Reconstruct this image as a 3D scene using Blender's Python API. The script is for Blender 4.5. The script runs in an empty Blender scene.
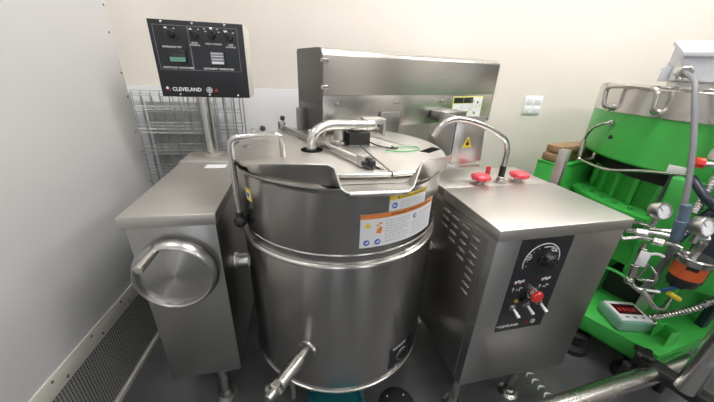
import bpy, bmesh, math, random
from mathutils import Vector, Matrix
from math import sin, cos, pi, radians as R
random.seed(7)
SC = bpy.context.scene
COL = SC.collection

# ------------------------------------------------------------------ materials
def new_mat(name):
    m = bpy.data.materials.new(name); m.use_nodes = True
    nt = m.node_tree; b = nt.nodes['Principled BSDF']
    return m, nt, b

def plain(name, col, rough=.5, metal=0., noise=0., scale=30., bump=0., coat=0., spec=.5):
    m, nt, b = new_mat(name)
    b.inputs['Roughness'].default_value = rough
    b.inputs['Metallic'].default_value = metal
    b.inputs['Specular IOR Level'].default_value = spec
    b.inputs['Coat Weight'].default_value = coat
    tc = nt.nodes.new('ShaderNodeTexCoord')
    n = nt.nodes.new('ShaderNodeTexNoise'); n.inputs['Scale'].default_value = scale
    n.inputs['Detail'].default_value = 5
    nt.links.new(tc.outputs['Object'], n.inputs['Vector'])
    mix = nt.nodes.new('ShaderNodeMix'); mix.data_type = 'RGBA'
    k = noise
    mix.inputs[6].default_value = (*[c * (1 - k) for c in col], 1)
    mix.inputs[7].default_value = (*[min(1, c * (1 + k)) for c in col], 1)
    nt.links.new(n.outputs['Fac'], mix.inputs[0])
    nt.links.new(mix.outputs[2], b.inputs['Base Color'])
    if bump:
        bp = nt.nodes.new('ShaderNodeBump'); bp.inputs['Strength'].default_value = bump
        bp.inputs['Distance'].default_value = .01
        nt.links.new(n.outputs['Fac'], bp.inputs['Height'])
        nt.links.new(bp.outputs['Normal'], b.inputs['Normal'])
    return m

def steel(name, col=(.60, .585, .56), rough=.28, stretch=(4, 4, 300), var=.08, aniso=0., axis=None, stain=.06, tan=None, bump=.012):
    m, nt, b = new_mat(name)
    b.inputs['Metallic'].default_value = 1
    tc = nt.nodes.new('ShaderNodeTexCoord')
    mp = nt.nodes.new('ShaderNodeMapping'); mp.inputs['Scale'].default_value = stretch
    nt.links.new(tc.outputs['Object'], mp.inputs['Vector'])
    n = nt.nodes.new('ShaderNodeTexNoise'); n.inputs['Scale'].default_value = 1.0; n.inputs['Detail'].default_value = 4
    nt.links.new(mp.outputs['Vector'], n.inputs['Vector'])
    n2 = nt.nodes.new('ShaderNodeTexNoise'); n2.inputs['Scale'].default_value = 7; n2.inputs['Detail'].default_value = 6
    nt.links.new(tc.outputs['Object'], n2.inputs['Vector'])
    mr = nt.nodes.new('ShaderNodeMapRange')
    mr.inputs['To Min'].default_value = rough - var; mr.inputs['To Max'].default_value = rough + var
    nt.links.new(n.outputs['Fac'], mr.inputs['Value'])
    nt.links.new(mr.outputs['Result'], b.inputs['Roughness'])
    mix = nt.nodes.new('ShaderNodeMix'); mix.data_type = 'RGBA'
    mix.inputs[6].default_value = (*[c * (1 - stain) for c in col], 1)
    mix.inputs[7].default_value = (*[c * (1 + stain) for c in col], 1)
    nt.links.new(n2.outputs['Fac'], mix.inputs[0])
    nt.links.new(mix.outputs[2], b.inputs['Base Color'])
    if bump:
        bp = nt.nodes.new('ShaderNodeBump'); bp.inputs['Strength'].default_value = bump; bp.inputs['Distance'].default_value = .001
        nt.links.new(n.outputs['Fac'], bp.inputs['Height'])
        nt.links.new(bp.outputs['Normal'], b.inputs['Normal'])
    if aniso:
        b.inputs['Anisotropic'].default_value = aniso
        if axis:
            tg = nt.nodes.new('ShaderNodeTangent'); tg.direction_type = 'RADIAL'; tg.axis = axis
            nt.links.new(tg.outputs['Tangent'], b.inputs['Tangent']); b.inputs['Anisotropic Rotation'].default_value = .25
        else:
            cv = nt.nodes.new('ShaderNodeCombineXYZ')
            for i in range(3): cv.inputs[i].default_value = tan[i]
            nt.links.new(cv.outputs[0], b.inputs['Tangent'])
    return m

M = {}
M['steel_h'] = steel('brushed_steel', stretch=(3, 3, 300), var=.03, rough=.33, bump=.006)
M['steel_hood'] = steel('brushed_steel_hood', stretch=(1.2, 1.2, 500), var=.015, bump=.004, rough=.26, aniso=.55, tan=(0, 0, 1), col=(.64, .625, .60), stain=.03)
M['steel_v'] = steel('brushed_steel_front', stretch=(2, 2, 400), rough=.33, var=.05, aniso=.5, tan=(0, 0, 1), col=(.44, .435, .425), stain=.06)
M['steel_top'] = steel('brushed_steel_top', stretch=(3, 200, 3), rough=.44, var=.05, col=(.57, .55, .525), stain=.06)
M['steel_lid'] = steel('worn_steel_cover', stretch=(60, 5, 5), rough=.42, col=(.60, .585, .56), stain=.08)
M['steel_kettle'] = steel('spun_steel_kettle', stretch=(2, 2, 420), rough=.24, var=.03, bump=.008, aniso=.6, tan=(0, 0, 1), col=(.42, .41, .40), stain=.04)
M['steel_disc'] = steel('turned_steel_disc', stretch=(5, 5, 5), rough=.24, aniso=.95, axis='Y', col=(.56, .555, .55), var=.02, stain=.02, bump=0)
M['steel_tube'] = steel('satin_steel_tube', stretch=(8, 8, 8), rough=.27, col=(.58, .57, .55), var=.02, bump=0, stain=.03)
M['steel_dark'] = steel('dull_steel_panel', stretch=(3, 3, 200), rough=.42, col=(.36, .35, .34))
M['steel_shadow'] = steel('dark_steel_end', stretch=(3, 3, 200), rough=.5, col=(.20, .195, .19))  # dark of the open recess at the hood end put into the colour
M['steel_rim'] = steel('turned_steel_rim', stretch=(5, 5, 5), rough=.3, col=(.46, .455, .445), var=.02, bump=0, stain=.02)
M['steel_bead'] = steel('polished_steel_bead', stretch=(8, 8, 8), rough=.26, col=(.68, .66, .63), var=.02, bump=0, stain=.03)
M['zinc'] = steel('galvanised_wire', stretch=(30, 30, 30), rough=.42, col=(.42, .45, .44))
M['black_panel'] = plain('black_face_panel', (.013, .015, .019), .38, noise=.1)
M['black'] = plain('black_plastic', (.012, .012, .013), .35)
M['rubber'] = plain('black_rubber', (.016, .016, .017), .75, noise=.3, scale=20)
M['black_steel'] = plain('black_painted_steel', (.022, .022, .023), .42, noise=.3, scale=18)
M['white_print'] = plain('white_print', (.75, .76, .78), .5)
M['grey_print'] = plain('grey_print', (.30, .32, .36), .5)
M['cream'] = plain('cream_painted_metal', (.62, .60, .55), .45, noise=.03)
M['white_label'] = plain('white_label', (.78, .79, .82), .4)
M['yellow'] = plain('yellow_label', (.82, .62, .05), .4)
M['pale_yellow'] = plain('pale_yellow_label', (.72, .74, .20), .4)
M['orange_label'] = plain('orange_label', (.78, .25, .06), .4)
M['blue_label'] = plain('blue_label', (.03, .13, .50), .4)
M['red'] = plain('red_plastic', (.66, .03, .025), .32, coat=.3)
M['pinkred'] = plain('faded_red_plastic', (.72, .055, .085), .42, coat=.15, noise=.12)
M['dark_red'] = plain('dark_red_print', (.35, .02, .02), .5)
M['green'] = plain('green_paint', (.052, .43, .070), .36, noise=.10, scale=9, coat=.25)
M['green_dark'] = plain('green_recess_paint', (.034, .31, .042), .45, noise=.1)  # darker copy of the green paint
M['grey_box'] = plain('grey_enamel', (.47, .49, .53), .4, noise=.03)
M['conduit'] = plain('grey_conduit', (.17, .177, .19), .5, noise=.05)
M['blue_fit'] = plain('slate_blue_fitting', (.085, .135, .19), .45, noise=.1)
M['navy'] = plain('navy_paint', (.014, .022, .042), .4, noise=.2)
M['orange'] = plain('orange_band', (.62, .12, .03), .42, noise=.08)
M['teal'] = plain('teal_plastic', (.010, .125, .148), .45, noise=.1)
M['wood'] = plain('rough_wood', (.30, .19, .105), .8, noise=.35, scale=40, bump=.4)
M['wire_green'] = plain('green_wire', (.05, .42, .12), .4)
M['blue_hose'] = plain('blue_hose', (.03, .12, .42), .35)
M['lcd_green'] = plain('green_display', (.13, .30, .22), .3)
M['lcd_grey'] = plain('grey_display', (.17, .18, .21), .3)
M['lcd_dark'] = plain('dark_display', (.02, .022, .026), .2)
M['lcd_red'] = plain('dark_red_display', (.05, .008, .01), .15)
M['clear_green'] = plain('pale_green_plastic', (.22, .42, .33), .25, noise=.15, coat=.5)
M['white_panel'] = plain('white_panel', (.72, .725, .73), .36, noise=.025, scale=2.2)
M['white_board'] = plain('pale_board', (.68, .68, .71), .5, noise=.03, scale=3)
M['beige'] = plain('beige_wall_paint', (.735, .685, .63), .6, noise=.025, scale=3.5, bump=.03)
M['ceiling'] = plain('white_ceiling', (.78, .78, .77), .8)
M['dull_wall'] = plain('grey_wall', (.10, .098, .095), .8)
M['dark_door'] = plain('dark_door_paint', (.03, .03, .032), .6)  # for dark slabs added out of view to band the reflections
M['hole'] = plain('dark_opening', (.004, .004, .004), .9, spec=.1)
M['grille'] = plain('grille_sheet', (.40, .40, .39), .5, metal=.3)
M['pale_print'] = plain('pale_print', (.50, .50, .53), .5)
M['amber'] = plain('amber_lens', (.42, .28, .06), .3)
M['grey_sheet'] = plain('grey_sheet', (.30, .30, .295), .6, noise=.05, scale=4)
M['card'] = plain('outlet_white', (.80, .82, .85), .35)
M['screw'] = steel('dark_screw', stretch=(50, 50, 50), rough=.35, col=(.16, .16, .16))

def floor_mat():
    m, nt, b = new_mat('sealed_concrete')
    tc = nt.nodes.new('ShaderNodeTexCoord')
    n = nt.nodes.new('ShaderNodeTexNoise'); n.inputs['Scale'].default_value = 3.0; n.inputs['Detail'].default_value = 9
    n2 = nt.nodes.new('ShaderNodeTexNoise'); n2.inputs['Scale'].default_value = 60; n2.inputs['Detail'].default_value = 4
    for q in (n, n2): nt.links.new(tc.outputs['Object'], q.inputs['Vector'])
    r = nt.nodes.new('ShaderNodeValToRGB')
    r.color_ramp.elements[0].position = .3; r.color_ramp.elements[0].color = (.068, .070, .074, 1)
    r.color_ramp.elements[1].position = .72; r.color_ramp.elements[1].color = (.16, .164, .17, 1)
    nt.links.new(n.outputs['Fac'], r.inputs['Fac'])
    mx = nt.nodes.new('ShaderNodeMix'); mx.data_type = 'RGBA'; mx.blend_type = 'MULTIPLY'; mx.inputs[0].default_value = .35
    nt.links.new(r.outputs['Color'], mx.inputs[6]); nt.links.new(n2.outputs['Fac'], mx.inputs[7])
    nt.links.new(mx.outputs[2], b.inputs['Base Color'])
    b.inputs['Roughness'].default_value = .42
    bp = nt.nodes.new('ShaderNodeBump'); bp.inputs['Strength'].default_value = .08; bp.inputs['Distance'].default_value = .01
    nt.links.new(n2.outputs['Fac'], bp.inputs['Height']); nt.links.new(bp.outputs['Normal'], b.inputs['Normal'])
    return m
M['floor'] = floor_mat()

def lamp_mat():
    m, nt, b = new_mat('lamp_diffuser')
    b.inputs['Base Color'].default_value = (.9, .9, .9, 1)
    b.inputs['Emission Color'].default_value = (1, .97, .93, 1)
    b.inputs['Emission Strength'].default_value = 9
    return m
M['lamp'] = lamp_mat()
m_, nt_, b_ = new_mat('daylit_glass'); b_.inputs['Emission Color'].default_value = (.93, .97, 1, 1); b_.inputs['Emission Strength'].default_value = 3.0; M['daylight'] = m_  # glow of the added unseen panels that streak the steel

# ------------------------------------------------------------------ mesh building
def basis(d):
    d = Vector(d).normalized()
    a = Vector((0, 0, 1)) if abs(d.z) < .95 else Vector((1, 0, 0))
    x = a.cross(d).normalized(); y = d.cross(x)
    return x, y, d

def fillet_path(pts, rad, n=7):
    pts = [Vector(p) for p in pts]
    out = [pts[0]]
    for i in range(1, len(pts) - 1):
        a, p, b = pts[i - 1], pts[i], pts[i + 1]
        u = (a - p); v = (b - p)
        r = min(rad, u.length * .48, v.length * .48)
        s = p + u.normalized() * r; e = p + v.normalized() * r
        for k in range(n + 1):
            t = k / n
            out.append(s * (1 - t) ** 2 + p * 2 * t * (1 - t) + e * t * t)
    out.append(pts[-1])
    return out

class B:
    def __init__(s): s.bm = bmesh.new()
    def _add(s, verts, faces, mat=None):
        vs = [s.bm.verts.new(Vector(v) if mat is None else mat @ Vector(v)) for v in verts]
        for f in faces:
            try: s.bm.faces.new([vs[i] for i in f])
            except ValueError: pass
        return s
    def _merge(s, bm2, mat=None):
        if mat is not None: bmesh.ops.transform(bm2, matrix=mat, verts=bm2.verts)
        me = bpy.data.meshes.new('tmp'); bm2.to_mesh(me); bm2.free()
        s.bm.from_mesh(me); bpy.data.meshes.remove(me)
        return s
    def box(s, x0, x1, y0, y1, z0, z1, bev=0., mat=None, seg=2):
        b = bmesh.new()
        v = [b.verts.new((x, y, z)) for x in (x0, x1) for y in (y0, y1) for z in (z0, z1)]
        for f in ((0, 1, 3, 2), (4, 6, 7, 5), (0, 4, 5, 1), (2, 3, 7, 6), (0, 2, 6, 4), (1, 5, 7, 3)):
            b.faces.new([v[i] for i in f])
        if bev: bmesh.ops.bevel(b, geom=b.edges[:], offset=bev, segments=seg, affect='EDGES', profile=.5)
        return s._merge(b, mat)
    def prism(s, poly, d, bev=0., mat=None):
        d = Vector(d); b = bmesh.new(); n = len(poly)
        a = [b.verts.new(Vector(p)) for p in poly]; c = [b.verts.new(Vector(p) + d) for p in poly]
        b.faces.new(a); b.faces.new(c[::-1])
        for i in range(n): b.faces.new((a[i], c[i], c[(i + 1) % n], a[(i + 1) % n]))
        bmesh.ops.recalc_face_normals(b, faces=b.faces)
        if bev: bmesh.ops.bevel(b, geom=b.edges[:], offset=bev, segments=2, affect='EDGES', profile=.5)
        return s._merge(b, mat)
    def lathe(s, prof, n=32, o=(0, 0, 0), axis=(0, 0, 1), a0=0., a1=2 * pi):
        x, y, d = basis(axis); o = Vector(o); full = abs(a1 - a0 - 2 * pi) < 1e-6
        b = bmesh.new(); rings = []
        m = n if full else n + 1
        for (r, h) in prof:
            if r < 1e-6: rings.append([b.verts.new(o + d * h)])
            else: rings.append([b.verts.new(o + d * h + (x * cos(a0 + (a1 - a0) * k / n) + y * sin(a0 + (a1 - a0) * k / n)) * r) for k in range(m)])
        for p, q in zip(rings, rings[1:]):
            for k in range(n):
                k2 = (k + 1) % m
                if len(p) == 1 and len(q) == 1: continue
                if len(p) == 1: b.faces.new((p[0], q[k], q[k2]))
                elif len(q) == 1: b.faces.new((p[k], p[k2], q[0]))
                else: b.faces.new((p[k], p[k2], q[k2], q[k]))
        bmesh.ops.recalc_face_normals(b, faces=b.faces)
        return s._merge(b)
    def cyl(s, p0, p1, r, r1=None, n=20, bev=None):
        p0 = Vector(p0); p1 = Vector(p1); L = (p1 - p0).length; r1 = r if r1 is None else r1
        e = min(r, r1) * .12 if bev is None else bev
        return s.lathe([(0, 0), (r - e, 0), (r, e), (r1, L - e), (r1 - e, L), (0, L)], n, p0, p1 - p0)
    def tube(s, pts, r, fil=0., n=12, seg=7):
        P = fillet_path(pts, fil, seg) if fil else [Vector(p) for p in pts]
        b = bmesh.new(); rings = []
        t = (P[1] - P[0]).normalized(); x, y, _ = basis(t)
        for i, p in enumerate(P):
            t2 = (P[min(i + 1, len(P) - 1)] - P[max(i - 1, 0)]).normalized()
            x = (x - t2 * x.dot(t2)).normalized(); y = t2.cross(x)
            rr = r[i] if isinstance(r, (list, tuple)) else r
            rings.append([b.verts.new(p + (x * cos(2 * pi * k / n) + y * sin(2 * pi * k / n)) * rr) for k in range(n)])
        for p, q in zip(rings, rings[1:]):
            for k in range(n): b.faces.new((p[k], p[(k + 1) % n], q[(k + 1) % n], q[k]))
        b.faces.new(rings[0][::-1]); b.faces.new(rings[-1])
        bmesh.ops.recalc_face_normals(b, faces=b.faces)
        return s._merge(b)
    def sphere(s, c, r, n=16, sc=(1, 1, 1)):
        b = bmesh.new(); bmesh.ops.create_uvsphere(b, u_segments=n, v_segments=max(6, n // 2), radius=r)
        return s._merge(b, Matrix.Translation(Vector(c)) @ Matrix.Diagonal((*sc, 1)))
    def torus(s, c, axis, Rm, r, n=32, k=8, a0=0., a1=2 * pi):
        pts = []
        return s.lathe([(Rm + r * cos(2 * pi * i / k), r * sin(2 * pi * i / k)) for i in range(k + 1)], n, c, axis, a0, a1)
    def spring(s, pts, r, pitch, wr, n=8, per=8):
        P = fillet_path(pts, .2, 12); 
        L = [0]
        for a, b in zip(P, P[1:]): L.append(L[-1] + (b - a).length)
        N = int(L[-1] / pitch * per); out = []
        x = None
        for i in range(N + 1):
            d = L[-1] * i / N; j = 0
            while j < len(L) - 2 and L[j + 1] < d: j += 1
            t = (d - L[j]) / max(1e-9, L[j + 1] - L[j]); p = P[j].lerp(P[j + 1], t); T = (P[j + 1] - P[j]).normalized()
            if x is None: x, _, _ = basis(T)
            x = (x - T * x.dot(T)).normalized(); y = T.cross(x); a = 2 * pi * i / per
            out.append(p + (x * cos(a) + y * sin(a)) * r)
        return s.tube(out, wr, n=5)
    def text(s, body, size, mat, depth=.0006, align='CENTER', bold=0.):
        cu = bpy.data.curves.new('t', 'FONT'); cu.body = body; cu.size = size; cu.align_x = align; cu.align_y = 'CENTER'
        cu.extrude = depth; cu.offset = bold; cu.resolution_u = 2
        o = bpy.data.objects.new('t', cu); COL.objects.link(o)
        dg = bpy.context.evaluated_depsgraph_get(); me = bpy.data.meshes.new_from_object(o.evaluated_get(dg))
        bpy.data.objects.remove(o); bpy.data.curves.remove(cu)
        me.transform(mat); s.bm.from_mesh(me); bpy.data.meshes.remove(me)
        return s
    def warp(s, f):
        for v in s.bm.verts: v.co = Vector(f(v.co))
        return s
    def subdivide(s, axis_len):
        es = [e for e in s.bm.edges if e.calc_length() > axis_len]
        while es:
            bmesh.ops.subdivide_edges(s.bm, edges=es, cuts=1, use_grid_fill=True)
            es = [e for e in s.bm.edges if e.calc_length() > axis_len]
        return s
    def build(s, name, mat, parent=None, local=False, smooth=35, mods=None):
        me = bpy.data.meshes.new(name)
        s.bm.to_mesh(me); s.bm.free()
        me.materials.append(M[mat] if isinstance(mat, str) else mat)
        for p in me.polygons: p.use_smooth = True
        me.set_sharp_from_angle(angle=R(smooth))
        o = bpy.data.objects.new(name, me); COL.objects.link(o)
        if parent is not None:
            o.parent = parent
            if not local:
                me.transform(root_matrix(parent).inverted())
        elif not local:
            # top-level single mesh: put its origin at the base of its bounds
            xs = [v.co for v in me.vertices]
            c = Vector((sum(v.x for v in xs) / len(xs), sum(v.y for v in xs) / len(xs), min(v.z for v in xs)))
            me.transform(Matrix.Translation(-c)); o.location = c
        return o

def root_matrix(o):
    m = Matrix.LocRotScale(o.location, o.rotation_euler, o.scale)
    return root_matrix(o.parent) @ m if o.parent else m

def tag(o, label, cat, group=None):
    o['label'] = label; o['category'] = cat
    if group: o['group'] = group
    return o
def thing(name, label, cat, loc=(0, 0, 0), rz=0., group=None):
    o = bpy.data.objects.new(name, None); o.empty_display_size = .1
    COL.objects.link(o); o.location = loc; o.rotation_euler = (0, 0, rz)
    return tag(o, label, cat, group)
def struct(o): o['kind'] = 'structure'; return o

# frame with x right, y up on a vertical face whose outward normal is -y
def face(x, y, z, rz=0.):
    return Matrix.Translation((x, y, z)) @ Matrix.Rotation(rz, 4, 'Z') @ Matrix.Rotation(pi / 2, 4, 'X')

# ================================================================== SETTING
WALL_Y = 2.05
struct(B().box(-4, 5, -5, 2.3, -.1, 0).build('floor', 'floor', local=True))
struct(B().box(-4, 5, -5, 2.3, 3.3, 3.4).build('ceiling', 'ceiling', local=True))
struct(B().box(-4, 5, WALL_Y, WALL_Y + .12, 0, 3.3).build('wall_back', 'beige', local=True))
struct(B().box(-4, 5, -5.1, -5, 0, 3.3).build('wall_front', 'dull_wall', local=True))
struct(B().box(5, 5.1, -5, 2.2, 0, 3.3).build('wall_right', 'beige', local=True))
# added out of view: dark slabs and glowing panels that streak the steel's reflections
for i, (ya, yb) in enumerate(((-1.75, -1.05), (.05, 1.2), (-4.6, -3.4))):
    dd = struct(B().box(4.96, 5.0, ya, yb, 0, 3.0, .005).build('door_%d' % (i + 1), 'dark_door', local=True))
    B().cyl((4.96, yb - .12, 1.0), (4.90, yb - .12, 1.0), .02).cyl((4.91, yb - .12, 1.0), (4.91, yb - .24, 1.0), .012).build('door_handle', 'steel_tube', dd, local=True)
for i, (xa, xb) in enumerate(((-1.35, -.55), (1.6, 2.6))):
    ww = struct(B().box(xa - .06, xb + .06, -5.0, -4.95, .2, .27, .004).box(xa - .06, xb + .06, -5.0, -4.95, 2.6, 2.67, .004).box(xa - .06, xa, -5.0, -4.95, .27, 2.6, .004).box(xb, xb + .06, -5.0, -4.95, .27, 2.6, .004).build('window_%d' % (i + 1), 'grey_box', local=True))
    B().box(xa, xb, -4.99, -4.98, .27, 2.6).build('daylit_pane', 'daylight', ww, local=True)
# white panelled partition on the left, slightly splayed
PW = R(-4.4)   # plan rotation of the partition: x grows with y
def pwall(y): return -.85 + .077 * (y - 1.02)
part_M = Matrix.Translation((pwall(1.70), 1.70, 0)) @ Matrix.Rotation(PW, 4, 'Z')
w = B().box(-.06, 0, -4.2, .0, .42, 3.3, .003, part_M)
w.box(-.06, -.012, -4.2, 0, 0, .42, 0, part_M)
wl = struct(w.build('wall_left', 'white_panel', local=True))
t = B()
t.box(-.012, .004, -4.2, 0, .345, .425, .002, part_M)
t.build('panel_flange', 'cream', wl, local=True)
t = B(); t.box(-.012, .012, -4.2, 0, 0, .028, .003, part_M)
t.build('kick_strip', 'cream', wl, local=True)
# perforated grille: real square holes in staggered rows
g = B(); cs = .0125
nz = int((.345 - .028) / cs); ny = int(1.75 / cs)
for i in range(ny):
    for j in range(nz):
        y0 = -i * cs; z0 = .028 + j * cs; hw = cs / 2
        h = .0036
        cy, cz = y0 - hw, z0 + hw
        P = [(0, cy - hw, cz - hw), (0, cy + hw, cz - hw), (0, cy + hw, cz + hw), (0, cy - hw, cz + hw)]
        Q = [(0, cy - h, cz - h), (0, cy + h, cz - h), (0, cy + h, cz + h), (0, cy - h, cz + h)]
        g._add(P + Q, [(0, 1, 5, 4), (1, 2, 6, 5), (2, 3, 7, 6), (3, 0, 4, 7)], part_M)
g.build('perforated_grille', 'grille', wl, local=True)
t = B(); t.box(-.0115, -.006, -1.8, 0, .03, .345, 0, part_M)
t.build('grille_backing', 'rubber', wl, local=True)
t = B()
for i in range(9):
    for zz in (.365, .405):
        y = -.05 - i * .19 - (.05 if zz > .38 else 0)
        c = part_M @ Vector((.004, y, zz)); t.sphere(c, .006, 8, (.5, 1, 1))
for i in range(14):
    c = part_M @ Vector((0, -.015 - (.012 if i % 3 == 1 else 0), .55 + i * .135 + (.03 if i % 2 else 0))); t.sphere(c, .0055, 8, (.5, 1, 1))
t.build('screw_row', 'screw', wl, local=True)

# receptacle plate on the back wall
o = thing('outlet_plate', 'white four-gang socket plate on the beige wall between the steel hood and green machine', 'outlet', (1.755, WALL_Y, 1.215))
B().box(-.076, .076, -.008, 0, -.066, .066, .003).build('cover_plate', 'card', o, local=True)
for sx in (-.037, .037):
    for sz in (-.032, .032):
        q = B().box(sx - .028, sx + .028, -.0115, -.007, sz - .022, sz + .022, .002).build('socket', 'card', o, local=True)
        k = B()
        for dx in (-.010, .010): k.box(sx + dx - .0015, sx + dx + .0015, -.0122, -.0114, sz - .004, sz + .010)
        k.cyl((sx, -.0114, sz - .012), (sx, -.0122, sz - .012), .003, n=10)
        k.build('slots', 'grey_print', q, local=True)

# ceiling lamps
for i, (lx, ly) in enumerate([(-1.2, .9), (1.2, .9), (-1.2, -1.2), (1.2, -1.2), (3.4, .9), (3.4, -1.2), (0, -3.4)]):
    lab = ['ceiling light panel above the left console', 'ceiling light panel above the right console', 'ceiling light panel behind the viewer, left',
           'ceiling light panel behind the viewer, right', 'ceiling light panel above the green machine', 'ceiling light panel far right behind the viewer', 'ceiling light panel at the far end behind the viewer'][i]
    o = thing('ceiling_light', 'white rectangular ' + lab, 'ceiling light', (lx, ly, 3.3), 0, 'ceiling light panels')
    B().box(-.62, .62, -.32, .32, -.05, -.002, .005).build('light_frame', 'ceiling', o, local=True)
    B().box(-.58, .58, -.28, .28, -.056, -.0505, .001).build('diffuser', 'lamp', o, local=True)
    ld = bpy.data.lights.new('panel_lamp', 'AREA'); ld.shape = 'RECTANGLE'; ld.size = 1.16; ld.size_y = .56
    ld.energy = [36, 42, 4, 6, 35, 26, 3][i]; ld.color = (1, .97, .935)
    lo = bpy.data.objects.new('panel_lamp', ld); COL.objects.link(lo); lo.parent = o; lo.location = (0, 0, -.06)

# ================================================================== LEFT CONSOLE
LX0, LX1, LY0, LY1, LZ = -.572, -.278, .935, 1.69, .97
o = thing('drive_console', 'narrow stainless steel side console with crank disc, left of the kettle', 'machine cabinet', ((LX0 + LX1) / 2, (LY0 + LY1) / 2, 0))
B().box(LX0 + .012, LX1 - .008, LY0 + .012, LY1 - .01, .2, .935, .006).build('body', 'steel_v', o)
t = B().box(LX0, LX1, LY0, 1.50, .925, LZ, .007)
t.build('top_cover', 'steel_top', o)
t = B().box(LX0 + .004, LX1 - .004, 1.503, LY1, .93, LZ + .012, .006)
t.build('rear_cover', 'steel_top', o)
B().box(-.435, -.345, 1.425, 1.475, LZ, LZ + .0012).build('label_plate', 'white_label', o)['label'] = 'small white sticker on the top'
for lx, ly in ((-.378, .985), (-.44, 1.62)):
    l = B().cyl((lx, ly, .012), (lx, ly, .205), .021).build('leg', 'steel_tube', o)
    f = B().lathe([(0, 0), (.047, 0), (.047, .006), (.03, .012), (.026, .03), (0, .03)], 24, (lx, ly, 0)).build('foot', 'steel_dark', l)
B().cyl((LX1 - .02, 1.12, .652), (-.2285, 1.12, .652), .030, n=24).build('trunnion_shaft', 'steel_tube', o)
B().lathe([(0, 0), (.034, 0), (.036, .004), (.034, .014), (.032, .016), (0, .016)], 28, (LX1 - .012, 1.12, .652), (1, 0, 0)).build('trunnion_flange', 'steel_h', o)
# crank disc
wc = Vector((-.428, .948, .757)); RW = .135
hw = B().lathe([(0, .01), (.045, .01), (.045, -.01), (RW - .012, -.02), (RW, -.028), (RW, -.036), (RW - .010, -.060), (RW - .016, -.064), (RW - .021, -.060), (RW - .024, -.046), (0, -.0455)], 64, wc, (0, 1, 0)).build('crank_wheel', 'steel_rim', o)
B().lathe([(RW - .0245, -.0462), (RW * .4, -.0485), (0, -.0495)], 96, wc, (0, 1, 0)).build('wheel_face', 'steel_disc', hw, smooth=60)['label'] = 'spun steel face with radial sheen'
ha = R(107)
hp = wc + Vector((cos(ha) * (RW - .017), -.06, sin(ha) * (RW - .017)))
B().cyl(hp + Vector((0, .02, 0)), hp + Vector((-.014, -.082, -.012)), .0145, n=20).build('spinner_handle', 'steel_tube', hw)

# ================================================================== CONTROL BOX ON A POST
CX0, CX1, CZ0, CZ1, CY0, CY1 = -.573, -.209, 1.277, 1.572, 1.50, 1.665
o = thing('control_box', 'black-faced control box on a steel post behind the narrow console', 'control panel', (-.45, 1.61, LZ + .012))
B().tube([(-.437, 1.612, .990), (-.437, 1.612, 1.15), (-.437, 1.612, 1.282)], .027, 0, 20).build('post', 'steel_tube', o)
B().lathe([(0, 0), (.05, 0), (.05, .008), (.03, .014), (0, .014)], 28, (-.437, 1.612, LZ + .012)).build('post_flange', 'steel_h', o)
B().box(CX0, CX1, CY0 + .004, CY1, CZ0, CZ1, .006).build('housing', 'cream', o)
fp = B().box(CX0 + .001, CX1 - .001, CY0 - .002, CY0 + .0035, CZ0 + .001, CZ1 - .001, .0015).build('faceplate', 'black_panel', o)
FW, FH = CX1 - CX0, CZ1 - CZ0; FY = CY0 - .002
def cf(u, v): return (CX0 + u * FW, CZ1 - v * FH)
t = B()
def frame_rect(b, x0, x1, z0, z1, y, w=.0011):
    for a in ((x0, x1, z0, z0 + w), (x0, x1, z1 - w, z1), (x0, x0 + w, z0 + w, z1 - w), (x1 - w, x1, z0 + w, z1 - w)):
        b.box(a[0], a[1], y - .0006, y, a[2], a[3])
for (u0, u1, v0, v1) in ((.045, .40, .065, .63), (.405, .93, .065, .63)):
    (x0, z1), (x1, z0) = cf(u0, v0), cf(u1, v1); frame_rect(t, x0, x1, z0, z1, FY)
t.build('border_lines', 'grey_print', fp)
t = B(); tr = B()
def ftext(b, s, u, v, size, bold=0., align='CENTER'):
    x, z = cf(u, v); b.text(s, size, face(x, FY - .0004, z), .0003, align, bold)
t = B(); ftext(t, 'HYDRAULIC TILT', .21, .335, .0095, .0003); t.build('caption', 'white_print', fp)
t = B(); ftext(t, 'CONTROLLED TEMPERATURE', .235, .60, .0088, .0003); t.build('caption', 'white_print', fp)
t = B(); ftext(t, 'INSTRUMENT TEMPERATURE', .68, .60, .0095, .0003); t.build('caption', 'white_print', fp)
t = B(); ftext(t, 'MIXER\nCONTROL', .455, .285, .0085, .0002); t.build('caption', 'white_print', fp)
t = B(); ftext(t, 'SPEED CONTROL', .66, .275, .0085, .0002); t.build('caption', 'white_print', fp)
t = B(); ftext(t, 'TEMP\nCONTROL', .845, .29, .0085, .0002); t.build('caption', 'white_print', fp)
t = B(); ftext(t, 'CLEVELAND', .285, .895, .0215, .0005); t.build('brand_lettering', 'white_print', fp)
t = B()
x, z = cf(.075, .89)
t.prism([(x - .008, FY - .0006, z + .003), (x, FY - .0006, z + .011), (x + .005, FY - .0006, z + .003), (x - .001, FY - .0006, z - .003)], (0, .0006, 0))
t.build('diamond_mark', 'white_print', fp); t = B()
x, z = cf(.535, .895)
t.torus((x, FY, z), (0, 1, 0), .0115, .0011, 28, 6); t.torus((x, FY, z), (0, 1, 0), .006, .0011, 20, 6)
t.box(x - .011, x + .011, FY - .0006, FY, z - .001, z + .001); t.box(x - .001, x + .001, FY - .0006, FY, z - .011, z + .011)
t.build('round_emblem', 'white_print', fp); t = B()
for (u, v) in ((.26, .105), (.515, .10), (.58, .09), (.59, .12), (.715, .085), (.73, .12), (.79, .10), (.885, .12)):
    x, z = cf(u, v); t.box(x - .003, x + .003, FY - .0006, FY, z - .0016, z + .0016)
t.build('tick_marks', 'white_print', fp)
x, z = cf(.615, .895)
t = B().prism([(x - .009, FY - .0006, z - .007), (x + .009, FY - .0006, z - .007), (x, FY - .0006, z + .009)], (0, .0006, 0))
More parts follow.
